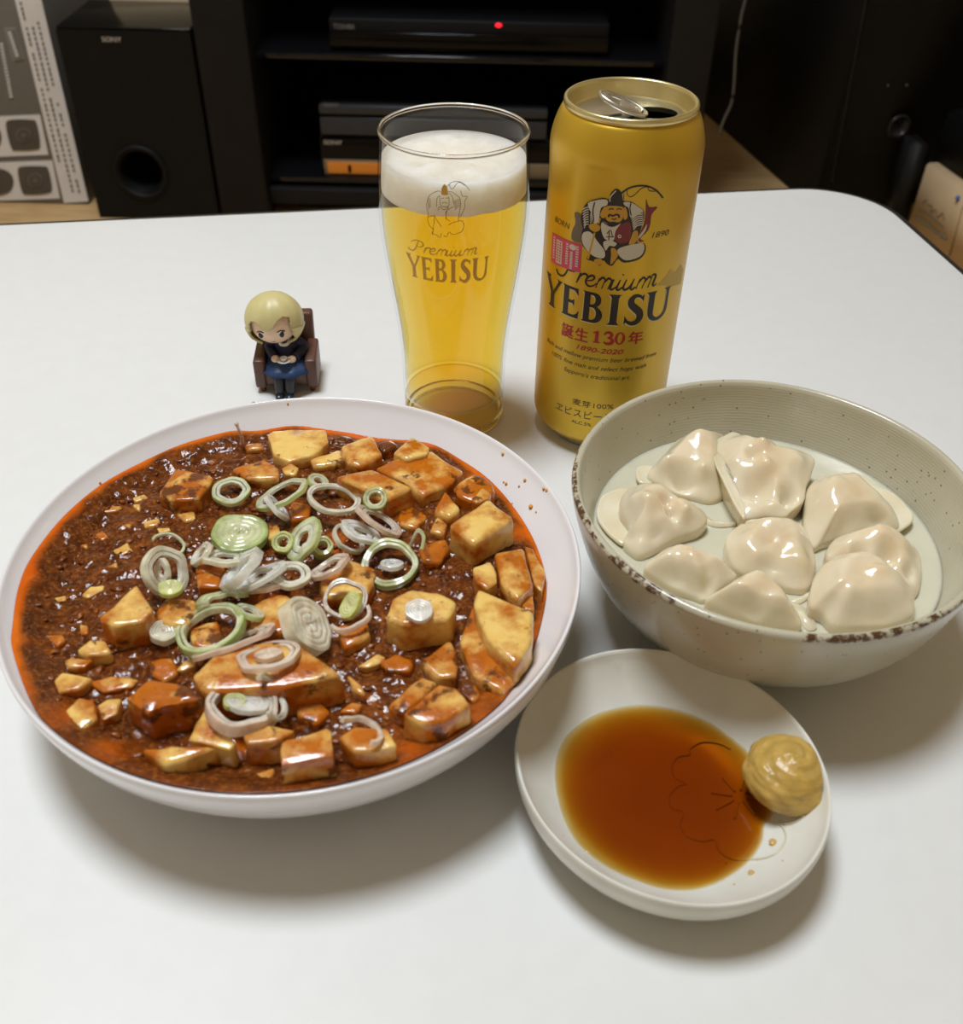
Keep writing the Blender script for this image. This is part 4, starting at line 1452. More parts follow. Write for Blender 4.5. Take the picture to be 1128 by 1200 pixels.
# U
LET.append(poly2([[(12.4, 89.8), (17.9, 89.8), (17.1, 89.0), (16.8, 88.0)] + [(16.8, 80.0)] + arc2(20.0, 79.4, 3.2, 3.2, 180, 350, 8) + [(23.6, 82.0), (23.6, 88.0), (23.1, 89.0), (22.2, 89.8), (26.6, 89.8), (25.7, 89.0), (25.3, 88.0), (25.3, 81.0)] + arc2(19.6, 79.6, 5.7, 5.0, -5, -175, 12) + [(13.7, 81.0), (13.7, 88.0), (13.3, 89.0)]]))
halo = [([Vector((v.x - .35, v.y - .55)) for v in V], Fc) for V, Fc in LET]
printed('letter_edge', halo, can_surf, .00004, I_cream, CAN)
printed('large_lettering', LET, can_surf, .00012, I_black, CAN, label='bold black brand lettering')
# script word
SC = []
sw = lambda t: .55 + .75 * abs(math.sin(3 * PI * t))


def scr(p, w=None):
    SC.append(stroke2([(x, z) for x, z in p], w or (lambda t: .5 + .6 * math.sin(PI * t)), 5))


scr([(-32.6, 94.2), (-31.4, 92.6), (-28.6, 92.4), (-26.4, 94.6), (-25.0, 98.6), (-24.0, 101.0)], lambda t: 1.1 - .3 * t)
scr([(-30.0, 99.4), (-26.5, 101.6), (-22.0, 101.4), (-20.4, 99.2), (-22.0, 97.0), (-25.4, 96.6)])
x = -20.2
scr([(-20.4, 92.0), (-18.6, 96.6), (-18.2, 97.2)]); scr([(-18.9, 95.4), (-17.2, 97.2), (-15.6, 97.2), (-15.4, 96.2)])
scr([(-15.6, 94.4), (-13.0, 95.2), (-12.0, 96.6), (-13.0, 97.4), (-15.0, 96.2), (-15.8, 93.8), (-14.6, 92.2), (-12.4, 92.6), (-10.8, 94.2)])
for i in range(3):
    a = -10.6 + i * 2.7
    scr([(a - .5, 92.0), (a + .9, 96.8)])
    if i < 2:
        scr([(a + .4, 95.0), (a + 2.0, 97.2), (a + 2.9, 97.0), (a + 3.4, 96.4)])
scr([(-4.3, 94.4), (-3.6, 97.0), (-4.7, 92.9), (-3.8, 92.1), (-2.2, 93.6)])
scr([(-.6, 97.0), (-1.9, 92.9), (-1.0, 92.1), (.6, 93.6)]); scr([(.1, 99.2), (.5, 99.6)], lambda t: .9)
scr([(2.1, 97.2), (.9, 93.4), (1.7, 92.2), (3.4, 93.2), (5.0, 96.0)]); scr([(5.4, 97.4), (4.2, 93.2), (5.0, 92.3), (6.4, 93.6)])
for i in range(3):
    a = 7.0 + i * 2.8
    scr([(a - .4, 92.4), (a + 1.1, 97.2)])
    if i < 2:
        scr([(a + .5, 95.2), (a + 2.2, 97.5), (a + 3.1, 97.3), (a + 3.6, 96.6)])
scr([(13.6, 97.4), (14.0, 98.2), (15.2, 98.2), (15.6, 97.0), (14.6, 93.6), (15.4, 92.8), (16.6, 93.8)])
printed('script_lettering', SC, can_surf, .0001, I_black, CAN, label='black script lettering')
TX = [('誕', -26.4, -19.9, 63.6, 70.4, 0, I_red, 0), ('生', -18.8, -12.6, 64.0, 70.6, 0, I_red, 0), ('年', 6.0, 13.0, 64.4, 71.0, 0, I_red, 0),
      ('1890-2020', -17.4, 4.6, 59.6, 62.2, .012, I_red, .25),
      ('Rich and mellow premium beer brewed from', -36.2, 22.8, 54.6, 57.6, 0, I_brown, .3), ('100% fine malt and select hops with', -31.6, 17.4, 49.8, 52.8, 0, I_brown, .3), ("Sapporo's traditional art.", -23.2, 9.4, 45.0, 48.0, 0, I_brown, .3),
      ('麦芽100%', -17.0, 3.1, 29.2, 32.6, 0, I_brown, 0), ('ヱビスビール', -26.0, 3.4, 22.6, 27.0, 0, I_brown, 0), ('ALC.5%', -16.6, -6.6, 18.6, 20.4, 0, I_brown, 0),
      ('BORN', -36.5, -26.3, 115.0, 117.6, 0, I_brown, .2), ('1890', 10.9, 19.5, 115.6, 118.2, 0, I_brown, .2)]
for body_, s0, s1, z0, z1, bold, ink, sh in TX:
    V, Fc = fit(text_polys(body_, sh, bold), s0, s1, z0, z1)
    cp = [(V, Fc)]
    if ink is I_red and len(body_) == 1:   # a heavier stroke from shifted copies
        cp += [([Vector((v.x + .4, v.y)) for v in V], Fc), ([Vector((v.x + .2, v.y + .12)) for v in V], Fc)]
    for q, one in enumerate(cp):
        printed('small_lettering', [one], can_surf, .0001 + q * .00001, ink, CAN)
N3 = [poly2([[(-10.0, 64.8), (-6.6, 64.8), (-6.6, 65.3), (-7.5, 65.6), (-7.5, 71.0), (-8.4, 71.0), (-10.2, 70.0), (-10.0, 69.5), (-9.1, 69.8), (-9.1, 65.6), (-10.0, 65.3)]]),
      stroke2([(-5.0, 69.4), (-4.2, 70.5), (-2.6, 70.7), (-1.6, 69.6), (-2.2, 68.5), (-3.4, 68.0)], lambda t: .7 + .8 * math.sin(PI * t), 5), stroke2([(-3.4, 68.0), (-1.8, 67.6), (-1.0, 66.4), (-1.9, 65.2), (-3.8, 65.0), (-5.0, 65.9)], lambda t: .6 + 1.1 * math.sin(PI * t), 5),
      poly2([arc2(2.2, 67.9, 2.4, 3.2, 0, 345, 22), arc2(2.2, 67.9, 1.1, 2.6, 0, 345, 22)])]
printed('red_numeral', N3, can_surf, .0001, I_red, CAN)

# emblem of the seated fisherman, traced from the print
def E8(x, y):
    return can_px(640 + x / 7.05, 200 + y / 7.05)


def ep(pts, n=3):
    q = [E8(*p) for p in pts]
    return poly2([[tuple(v) for v in (splc(q, n) if n else q)]])


def es(pts, w=.5):
    return stroke2([E8(*p) for p in pts], w, 4)


EM = [
    (I_grey, [ep([(232, 350), (262, 345), (285, 375), (300, 470), (300, 590), (210, 570), (215, 490), (240, 430)])]),
    (I_black, [ep([(335, 265), (400, 240), (470, 228), (515, 240), (530, 190), (575, 150), (620, 180), (632, 245), (700, 255), (770, 300), (805, 330), (805, 400), (775, 500), (750, 590), (810, 600), (820, 660), (770, 730), (640, 760), (590, 730), (545, 785), (500, 770), (470, 740), (440, 788), (390, 750), (330, 730), (350, 680), (300, 620), (285, 545), (300, 480), (285, 400), (300, 320)])]),
    (I_fish, [ep([(825, 232), (850, 300), (918, 298), (870, 360), (858, 440), (835, 500), (775, 560), (810, 580), (760, 585), (770, 520), (800, 450), (815, 380), (820, 300)]), ep([(690, 430), (640, 432), (585, 470), (562, 520), (570, 575), (620, 600), (680, 580), (700, 520)])]),
    (I_white, [ep([(345, 268), (410, 245), (470, 236), (505, 245), (500, 285), (450, 310), (430, 420), (390, 430), (360, 330)]), ep([(640, 260), (700, 262), (770, 305), (795, 335), (700, 390), (680, 310), (645, 285)]),
               ep([(300, 520), (340, 500), (380, 520), (420, 580), (480, 660), (475, 720), (400, 710), (330, 650), (295, 580)]), ep([(590, 650), (660, 620), (760, 600), (800, 600), (808, 650), (770, 710), (660, 740), (600, 700)]),
               ep([(450, 460), (475, 420), (540, 460), (615, 430), (570, 500), (555, 575), (480, 560)]), ep([(470, 590), (530, 575), (580, 600), (560, 625), (520, 620), (490, 660)]), ep([(830, 440), (815, 500), (770, 555), (760, 545), (800, 490)])]),
    (I_flesh, [ep([(490, 300), (560, 290), (632, 300), (630, 390), (600, 425), (560, 420), (520, 420), (490, 390)]), ep([(470, 310), (490, 300), (488, 380), (460, 390), (445, 360)]), ep([(640, 300), (662, 320), (670, 380), (650, 405), (634, 380)]),
               ep([(355, 445), (400, 435), (440, 455), (440, 490), (400, 505), (360, 480)]), ep([(720, 500), (755, 500), (750, 570), (715, 610), (680, 605), (700, 550)]), ep([(535, 640), (575, 650), (590, 700), (550, 760), (528, 770), (535, 700)]), ep([(395, 735), (440, 725), (465, 745), (440, 780), (405, 770)]),
               ep([(440, 390), (452, 392), (436, 440), (424, 436)], 0), ep([(392, 510), (408, 512), (352, 730), (336, 726)], 0)]),
    (I_black, [ep([(515, 275), (530, 195), (576, 150), (618, 180), (632, 285), (575, 290)]), es([(515, 320), (545, 312), (555, 322)]), es([(580, 322), (600, 312), (622, 322)]), es([(515, 385), (520, 362), (550, 372), (575, 362), (598, 368), (600, 390)], .8), es([(540, 395), (560, 402), (580, 392)]), es([(470, 425), (540, 460), (610, 432)]), es([(360, 330), (375, 430)], .6), es([(400, 260), (385, 330), (392, 420)], .6),
               es([(700, 260), (690, 310), (700, 370)], .5), es([(615, 190), (680, 145), (760, 125), (840, 130), (910, 165), (962, 225)], .75), es([(665, 160), (670, 200), (700, 215), (740, 190), (780, 150), (830, 135), (850, 165), (900, 170)], .3), es([(640, 190), (638, 240)], .3),
               es([(500, 520), (530, 490), (545, 540)], .4), es([(495, 545), (560, 545)], .4), es([(520, 500), (515, 575)], .4)]),
    (I_white, [es([(525, 255), (530, 215), (575, 165)], .45)] + [es([(700 + k * 3, 385 + k * 17), (750, 345 + k * 18), (800, 340 + k * 17)], .5) for k in range(7)] + [es([(300 + k * 2, 320 + k * 22), (325, 305 + k * 20), (350, 300 + k * 20)], .4) for k in range(8)] + [es([(362, 360 + 14 * k), (378, 350 + 14 * k)], .3) for k in range(6)] + [poly2([[tuple(E8(605 + 15 * math.cos(a), 542 + 15 * math.sin(a))) for a in [2 * PI * k / 12 for k in range(12)]]])]),
    (I_black, [poly2([[tuple(E8(605 + 7 * math.cos(a), 542 + 7 * math.sin(a))) for a in [2 * PI * k / 10 for k in range(10)]]])]),
]
for k, (ink, L) in enumerate(EM):
    printed('fisherman_emblem', L, can_surf, .00005 + .00002 * k, ink, CAN)
# pink sticker
st = [can_px(610 + x / 4.7, 80 + y / 4.7) for x, y in [(176, 902), (336, 970), (326, 1124), (168, 1062)]]


def stk(u, v):
    a = st[0].lerp(st[1], u)
    b = st[3].lerp(st[2], u)
    return a.lerp(b, v)


def stq(u0, u1, v0, v1):
    N = 6
    V = [stk(u0 + (u1 - u0) * k / N, v0) for k in range(N + 1)] + [stk(u0 + (u1 - u0) * k / N, v1) for k in range(N + 1)]
    return V, [[k, k + 1, N + 2 + k, N + 1 + k] for k in range(N)]


stp = printed('price_sticker', [stq(0, 1, 0, 1)], can_surf, .00022, I_pink, CAN, label='pink round-cornered sticker with white writing')
wl = [stq(.22, .44, .12, .92)]
for cc in range(4):
    u = (.08, .56, .70, .86)[cc]
    for k in range(9):
        v = (.1 if cc != 2 else .34) + k * (.085 if cc != 2 else .07)
        wl.append(stq(u, u + .075, v, v + .05))
wl.append(poly2([[tuple(stk(.76 + .1 * math.cos(a), .18 + .1 * math.sin(a))) for a in [2 * PI * k / 20 for k in range(20)]]]))
printed('sticker_print', wl, can_surf, .00026, I_white, stp)
wl = []
for cc in range(2):
    for k in range(8):
        wl.append(stq(.25 + .09 * cc, .31 + .09 * cc, .17 + k * .09, .22 + k * .09))
printed('sticker_print', wl, can_surf, .0003, I_pink, stp)
# pale patch where a label was peeled
printed('label_residue', [poly2([[tuple(can_px(610 + x / 4.7, 280 + y / 4.7)) for x, y in [(745, 262), (800, 205), (822, 165), (850, 185), (880, 140), (895, 170), (880, 245), (820, 262), (780, 255)]]])], can_surf, .00006, flat('residue', (206, 178, 92), .6), CAN, label='torn pale paper residue')

# ------------------------------------------------------------------ beer glass
GX, GY = -.0157, .4358
GO = [(.0255, .0015), (.0258, .006), (.02585, .016), (.0261, .035), (.0272, .05), (.0289, .064), (.0308, .0777), (.0326, .092), (.0338, .104), (.03415, .113), (.0339, .125), (.0333, .1345), (.0325, .1462)]


def g_r(z, off=0):
    for (a, za), (b, zb) in zip(GO, GO[1:]):
        if z <= zb:
            return a + (b - a) * max(0, (z - za)) / (zb - za) + off
    return GO[-1][0] + off


go = [(p.x, p.y) for p in spl(GO, 5)]
TK = .0013
gi = [(r - TK, z) for r, z in go if z > .0165]
prof = [(.0251, .0158)] + [q for q in go if q[1] > .0158] + gi[::-1]
M_glass = clear('drinking_glass', 1.5, (.985, .99, .99, 1), inside=False)
GL = empty('pint_glass', (GX, GY, 0), 'clear tapered beer glass filled with lager, left of the gold can', 'glass')
link('glass_wall', lathe(prof, 128, GX, GY, closed=True), M_glass, GL, label='clear glass wall')
beer = [(0, .0131), (.0168, .0135), (.0222, .0151), (.0241, .0172)] + [(r - TK - .0001, z) for r, z in go if .0185 < z < .1212] + [(g_r(.1215) - TK - .0001, .1215), (0, .1215)]
M_rg = NT('solid_glass')
M_rg.set(Base_Color=(1, 1, 1, 1), Roughness=0.0, IOR=1.5, Transmission_Weight=1.0)
bm = lathe([(.0323 + .00075 * math.cos(2 * PI * k / 14), .1469 + .0010 * math.sin(2 * PI * k / 14)) for k in range(14)], 128, GX, GY, closed=True)
link('glass_lip', bm, M_rg.m, GL, label='shiny rounded lip of the glass')
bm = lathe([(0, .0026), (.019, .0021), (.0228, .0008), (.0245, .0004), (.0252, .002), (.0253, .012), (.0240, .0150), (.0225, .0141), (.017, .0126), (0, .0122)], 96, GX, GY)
link('glass_base', bm, clear('beer_tinted_base_glass', 1.25, (.97, .9, .66, 1)), GL, label='thick clear glass base, tinted with the lager colour it refracts')  # clear glass; amber tint stands in for lager colour refracted through the base
bm = lathe([(.0243 + .0014 * math.cos(2 * PI * k / 14), .0024 + .0022 * math.sin(2 * PI * k / 14)) for k in range(14)], 96, GX, GY, closed=True)
link('glass_foot', bm, M_rg.m, GL, label='bright refracting foot ring of the glass')
M_beer = clear('lager', 1.06, absorb=(1.0, .845, .0, 1), dens=62, inside=False)
link('lager', lathe(beer, 96, GX, GY), M_beer, label='golden lager filling the tapered glass below the foam', cat='beer')


def foam_mat():
    t = NT('beer_foam')
    t.set(Base_Color=t.ramp(t.noise(90, 4), [(.3, lin((218, 210, 196))), (.7, lin((232, 226, 214)))]), Roughness=.45, Subsurface_Weight=1.0, Subsurface_Radius=(.03, .027, .022), Subsurface_Scale=1.0)
    t.bump(t.noise(700, 3), .25, .0008)
    return t.m


fz = .1352
fr_ = lambda z: g_r(z) - TK - .0002
prof = [(0, .1217), (.02, .1216)] + [(fr_(z), z) for z in (.1216, .124, .127, .130, .133, fz + .0006)] + [(fr_(fz) - .0012, fz + .0002), (fr_(fz) - .003, fz - .0003)] + [(fr_(fz) * k, fz - .0006) for k in (.8, .68, .56, .44, .32, .2, .1)] + [(0, fz - .0006)]
bm = lathe(prof, 96, GX, GY)
for v in bm.verts:
    d = math.hypot(v.co.x - GX, v.co.y - GY)
    if v.co.z > fz - .001 and d < .0285:
        v.co.z += .0014 * fbm(v.co * 110, 4)
    if v.co.z < .1225 and d > .02:
        v.co.z += .0006 * noise.noise(v.co * 130)
FO = link('beer_foam', bm, foam_mat(), label='thick white head of foam on the lager', cat='foam')
bm = bmesh.new()
for k in range(26):
    a = random.uniform(0, 2 * PI)
    r = .027 * math.sqrt(random.random())
    ball(bm, (GX + r * math.cos(a), GY + r * math.sin(a), fz - .0003), random.uniform(.0004, .0014), 2, (1, 1, .6))
link('foam_bubble', bm, clear('bubble', 1.2), FO, kind='stuff', label='small bubbles on the foam')


def glass_surf(s, z, lift=0):
    r = g_r(z * .001) + lift
    th = s * .001 / .0338
    return Vector((GX + r * math.sin(th), GY - r * math.cos(th), z * .001))


def glass_px(x, y):
    P = Vector((GX, GY - .03, .1))
    d = ray(x, y)
    rr = .033
    for _ in range(6):
        a = d.x ** 2 + d.y ** 2
        b = 2 * (d.x * (O.x - GX) + d.y * (O.y - GY))
        c = (O.x - GX) ** 2 + (O.y - GY) ** 2 - rr ** 2
        P = O + d * ((-b - math.sqrt(max(0, b * b - 4 * a * c))) / 2 / a)
        rr = g_r(max(.002, min(.146, P.z)))
    return Vector((33.8 * math.atan2(P.x - GX, -(P.y - GY)), P.z * 1000))


I_gold = pmat('gilt_print', (216, 170, 72), .4)
I_line = pmat('brown_line_print', (92, 66, 24), .4)
ga, gb = glass_px(420 + 205 / 2.857, 100 + 335 / 2.857), glass_px(420 + 392 / 2.857, 100 + 512 / 2.857)
ea, eb = E8(210, 120), E8(960, 785)


def e2g(v):
    return Vector((ga.x + (v.x - ea.x) / (eb.x - ea.x) * (gb.x - ga.x), ga.y + (v.y - ea.y) / (eb.y - ea.y) * (gb.y - ga.y)))


GLN = []


def gs(pts, w=.22):
    GLN.append(stroke2([e2g(E8(*p)) for p in pts], w, 4))


for L in ([(335, 265), (400, 240), (470, 228), (515, 240)], [(335, 265), (300, 320), (285, 400), (300, 480), (285, 545), (300, 620), (350, 680), (330, 730), (390, 750), (440, 788), (470, 740)], [(632, 245), (700, 255), (770, 300), (805, 330), (805, 400), (775, 500), (750, 590), (810, 600), (820, 660), (770, 730), (640, 760), (590, 730), (545, 785), (500, 770)],
          [(615, 190), (680, 145), (760, 125), (840, 130), (910, 165), (962, 225)], [(665, 160), (670, 200), (700, 215), (740, 190), (780, 150), (830, 135), (900, 170)], [(825, 232), (850, 300), (918, 298), (870, 360), (858, 440), (775, 560)], [(490, 300), (490, 390), (520, 420), (600, 425), (630, 390), (632, 300)], [(515, 385), (550, 370), (600, 388)], [(640, 260), (690, 310), (700, 390)], [(450, 460), (475, 420), (540, 460), (615, 430), (570, 500), (555, 575)], [(690, 430), (585, 470), (562, 520), (570, 575), (620, 600)], [(300, 520), (380, 520), (420, 580), (480, 660)], [(590, 650), (660, 620), (760, 600)], [(392, 510), (340, 728)], [(500, 285), (450, 310), (430, 420)], [(515, 320), (555, 322)], [(580, 322), (622, 322)]):
    gs(L)
for k in range(6):
    gs([(700 + k * 3, 385 + k * 17), (750, 345 + k * 18), (800, 340 + k * 17)], .18)
    gs([(300 + k * 2, 320 + k * 22), (325, 305 + k * 20), (350, 300 + k * 20)], .18)
printed('fisherman_line_print', GLN, glass_surf, .0001, I_line, GL, label='fine brown line drawing printed on the glass')
printed('cap_print', [poly2([[tuple(e2g(E8(*p))) for p in [(515, 275), (530, 195), (576, 150), (618, 180), (632, 285), (575, 290)]]])], glass_surf, .00012, I_gold, GL)
wa, wb = glass_px(478, 322), glass_px(573, 300)
kx = (wb.x - wa.x) / (26.6 + 41.6)
kz = (wb.y - wa.y) / 15.0
wz0 = wa.y


def l2g(V, s=1.0):
    return [Vector((wa.x + (v.x + 41.6) * kx, wz0 + (v.y - 74.6) * kz)) for v in V]


printed('gilt_lettering', [(l2g(V), Fc) for V, Fc in LET], glass_surf, .0001, I_gold, GL, label='gold lettering printed on the glass')
printed('gilt_script', [([Vector((wa.x + 1.5 + (v.x + 33) * kx * 1.12, wz0 + 17.2 * kz + (v.y - 92) * kz * .72)) for v in V], Fc) for V, Fc in SC], glass_surf, .0001, I_gold, GL)

# ------------------------------------------------------------------ figurine on its armchair
FY = .455
def fq(x, y, Y=FY):
    return uny(x, y, Y)


sx0, sx1 = un(303, 461).x, un(371, 459).x
cw = (sx1 - sx0) / 2
ccx, ccy = (sx0 + sx1) / 2, un(337, 459).y
M_chair = pmat('brown_plastic', (92, 58, 44), .4, var=.06)
ARM = empty('toy_armchair', (ccx, ccy + .012, 0), 'miniature dark brown armchair behind the white plate', 'toy chair')
z_ = .001
rotA = math.radians(4)


def fa(bm):
    for v in bm.verts:
        d = v.co - Vector((ccx, ccy, 0))
        v.co = Vector((ccx, ccy, 0)) + Matrix.Rotation(rotA, 3, 'Z') @ d
    return bm


SH = .0135
link('seat', fa(nbox((ccx - cw * .8, ccy, .004), (ccx + cw * .8, ccy + .021, SH), .0012)), M_chair, ARM)
bm = nbox((ccx - cw * .92, ccy + .0195, .004), (ccx + cw * .92, ccy + .0262, .0345), .0015)
for v in bm.verts:
    v.co.y += (v.co.z - .004) * .12
link('backrest', fa(bm), M_chair, ARM)
for s in (-1, 1):
    bm = nbox((ccx + s * cw * .88 - .003, ccy - .001, .003), (ccx + s * cw * .88 + .003, ccy + .022, .0195), .0012)
    for v in bm.verts:
        v.co.z += max(0, (v.co.z - .01)) * .1 * ((v.co.y - ccy) / .022)
    link('armrest', fa(bm), M_chair, ARM)
for a in (-1, 1):
    for b in (.002, .021):
        link('leg', fa(lathe([(0, 0), (.0014, 0), (.0018, .0042), (0, .0042)], 12, ccx + a * cw * .86, ccy + b)), M_chair, ARM)

M_skin = pmat('doll_skin', (240, 206, 176), .5, var=.02)
M_hair = pmat('blond_hair', (206, 194, 136), .4, var=.06, vs=120)
M_navy = pmat('navy_knit', (38, 38, 70), .6, var=.1)
M_blue = pmat('blue_skirt', (44, 74, 122), .45, var=.15, vs=200)
M_tights = pmat('dark_tights', (46, 48, 54), .4)
M_wh = pmat('doll_white', (232, 228, 222), .4)
M_eye = pmat('eye_paint', (40, 48, 60), .2)
FG = empty('doll_figurine', (ccx, ccy + .012, SH), 'tiny blond doll figurine in navy top sitting on the brown armchair', 'figurine')
bx_, by_ = ccx - .0005, ccy + .012
HC = uny(321, 374, by_)
HRr = .0149
bm = bmesh.new()
# torso, neck and arms as one skin
prof = [(0, SH), (.0068, SH), (.0072, SH + .004), (.0066, SH + .0085), (.0058, SH + .0115), (.004, SH + .0132), (.0022, SH + .0140), (0, SH + .0142)]
link('torso', lathe(prof, 32, bx_, by_, 1, .8), M_navy, FG)
for s in (-1, 1):
    bm = bmesh.new()
    sh = Vector((bx_ + s * .0055, by_ + .0005, SH + .0112))
    el = Vector((bx_ + s * .0092, by_ - .001, SH + .0062))
    wr = Vector((bx_ + s * .0058, by_ - .0085, SH + .0058))
    tube(bm, spl([sh, el + Vector((0, .001, .001)), wr], 6), [.0026, .0027, .0028, .0028, .0028, .0028, .0027, .0027, .0026, .0025, .0025, .0025, .0024], 12)
    ball(bm, sh, .0026, 2)
    link('sleeve', bm, M_navy, FG)
    bm = bmesh.new()
    hd = wr + Vector((-s * .0014, -.0018, 0))
    ball(bm, hd, .0022, 3, (1, 1, .85))
    for k in range(4):
        tube(bm, [hd + Vector((-s * .0008, -.0012, (k - 1.5) * .0007)), hd + Vector((-s * .0028, -.0016, (k - 1.5) * .0006))], [.00045, .00035], 6)
    tube(bm, [hd + Vector((0, -.001, .0014)), hd + Vector((-s * .0016, -.0018, .0021))], [.0005, .0004], 6)
    link('hand', bm, M_skin, FG)
bm = bmesh.new()
tube(bm, spl([(bx_ - .0034, by_, SH + .0136), (bx_ - .002, by_ - .0052, SH + .0122), (bx_, by_ - .0058, SH + .0116), (bx_ + .002, by_ - .0052, SH + .0122), (bx_ + .0034, by_, SH + .0136)], 5), .0009, 8)
link('collar', bm, M_wh, FG)
# skirt: pleated bell over the lap
bm = bmesh.new()
n = 64
rg = []
for t in (0, .25, .5, .75, 1):
    L = []
    for i in range(n):
        a = 2 * PI * i / n
        pl = 1 + .045 * t * math.sin(9 * a)
        rx, ry = (.0062 + .0078 * t) * pl, (.0052 + .0078 * t) * pl
        L.append(bm.verts.new((bx_ + rx * math.cos(a), by_ - .0062 * t + ry * math.sin(a), SH + .0052 - .0062 * t ** 1.5)))
    rg.append(L)
for A, B2 in zip(rg, rg[1:]):
    for i in range(n):
        bm.faces.new((A[i], B2[i], B2[(i + 1) % n], A[(i + 1) % n]))
bm.faces.new(rg[0])
bm.faces.new(rg[-1][::-1])
bmesh.ops.recalc_face_normals(bm, faces=bm.faces)
link('skirt', bm, M_blue, FG)
for s in (-1, 1):
    bm = bmesh.new()
    tube(bm, spl([(bx_ + s * .0034, by_ - .006, SH - .0012), (bx_ + s * .0032, by_ - .0125, SH - .002), (bx_ + s * .0028, by_ - .0155, SH - .006), (bx_ + s * .0027, by_ - .0165, .0025)], 5), [.0031] * 5 + [.003] * 5 + [.0027] * 5 + [.0024], 12)
    link('leg', bm, M_tights, FG)
    bm = bmesh.new()
    ball(bm, (bx_ + s * .0027, by_ - .0183, .0016), .0026, 3, (.9, 1.5, .62))
    link('shoe', bm, M_eye, FG)
# head
bm = bmesh.new()
vs = ball(bm, (0, 0, 0), HRr * .9, 4, (1, .95, .92))
for v in vs:
    if v.co.z < 0:
        v.co.x *= 1 - .10 * (-v.co.z / HRr)
    if v.co.y < -.008 and abs(v.co.z + .006) < .002 and abs(v.co.x) < .002:
        v.co.y -= .0004
TILT = Matrix.Rotation(math.radians(-4), 3, 'Y') @ Matrix.Rotation(math.radians(-13), 3, 'X')


def hd_(bm):
    for v in bm.verts:
        v.co = HC + TILT @ v.co
    return bm


HD = link('head', hd_(bm), M_skin, FG, label='pale face looking down')


def face_pt(x, z):
    y = -HRr * .9 * .95 * math.sqrt(max(0, 1 - (x / (HRr * .9)) ** 2 - (z / (HRr * .9 * .92)) ** 2))
    return Vector((x, y, z))


for s in (-1, 1):
    bm = bmesh.new()
    p = face_pt(s * .0054, -.0052)
    ball(bm, p, .0012, 3, (1.1, .5, 1.5))
    link('eye', hd_(bm), M_eye, HD)
    bm = bmesh.new()
    tube(bm, [face_pt(s * (.0054 + k * .0019), -.0030 - abs(k) * .0007) + Vector((0, -.0001, 0)) for k in (-1, -.5, 0, .5, 1)], .00028, 6)
    link('eyelid', hd_(bm), M_eye, HD)
bm = bmesh.new()
tube(bm, [face_pt(x, -.0098 + abs(x) * .2) for x in (-.001, 0, .001)], .00025, 6)
link('mouth', hd_(bm), pmat('lip_paint', (196, 120, 100), .5), HD)
# hair: a bob shell cut open over the face
bm = bmesh.new()
vs = ball(bm, (0, 0, 0), HRr, 6, (1.03, 1, .98))
kill = []
for v in vs:
    p = v.co
    fr = -p.y / HRr
    lim = -.0012 - .0022 * math.cos(p.x * 420) + .0016 * abs(p.x + .003) / .006
    if fr > .25 and p.z < lim and abs(p.x) < .0108 or p.z < -.0125:
        kill.append(v)
    a = math.atan2(p.x, -p.y)
    k = 1 + .012 * math.sin(a * 11 + p.z * 90) + (.05 if p.z < -.003 and abs(p.x) > .009 else 0)
    v.co = Vector((p.x * k, p.y * k, p.z))
bmesh.ops.delete(bm, geom=kill, context='VERTS')
hr = link('hair', hd_(bm), M_hair, FG, label='short blond bob')
md = hr.modifiers.new('thickness', 'SOLIDIFY')
md.thickness = .0012
bm = bmesh.new()
sz = Vector((bx_, by_ - .0128, SH + .0058))
bmz = lathe([(0, 0), (.0022, 0), (.0036, .0007), (.0037, .0009), (.0022, .0004), (0, .0004)], 24)
for v in bmz.verts:
    v.co += sz + Vector((.0006, 0, 0))
link('toy_saucer', bmz, M_wh, label='tiny white saucer held in both hands of the doll', cat='saucer')
bmz = lathe([(0, .0004), (.0011, .0004), (.0018, .0022), (.0016, .0022), (.001, .0009), (0, .0009)], 24)
for v in bmz.verts:
    v.co += sz + Vector((.0006, 0, .0002))
link('toy_teacup', bmz, M_wh, label='tiny white teacup on the doll saucer', cat='cup')

# ------------------------------------------------------------------ back of the room
RY = 1.5


def bx3(x0, y0, x1, y1, Y):
    """front rectangle on plane Y from two picture corners (upper, lower) -> X/Z limits"""
    a, b = uny(x0, y0, Y), uny(x1, y1, Y)
    return a.x, b.x, b.z, a.z


# speaker carton at left
cb = un(105, 240, FZ)
M_card = pmat('grey_carton_print', (110, 106, 100), .6, var=.04)
M_label = pmat('white_carton_print', (218, 214, 212), .6, var=.03)
M_dk = pmat('dark_carton_print', (80, 73, 66), .6)
M_label2 = pmat('mid_carton_print', (104, 96, 88), .6)
CT = empty('speaker_carton', (cb.x - .25, 1.62, FZ), 'grey printed carton with speaker pictures and a white text strip, left of the black subwoofer', 'carton')
yf = cb.y
link('carton_body', nbox((cb.x - .52, yf, FZ), (cb.x, yf + .28, .12), .003), M_card, CT, label='grey printed carton board')


def cpx(x, y):
    return uny(x, y, yf - .001)


def cpoly(name, pts, mat, par, lift=.001, smooth=0):
    P = [uny(x, y, yf - lift) for x, y in pts]
    if smooth:
        P = splc(P, smooth)
    bm = bmesh.new()
    V = [bm.verts.new(p) for p in P]
    f = bm.faces.new(V)
    if f.normal.y > 0:
        pass
    e = bmesh.ops.extrude_face_region(bm, geom=[f])
    for v in e['geom']:
        if isinstance(v, bmesh.types.BMVert):
            v.co.y += lift * .9
    bmesh.ops.recalc_face_normals(bm, faces=bm.faces)
    return link(name, bm, mat, par, smooth=False)


def z5(x, y):
    return x / 4.446, y / 4.444


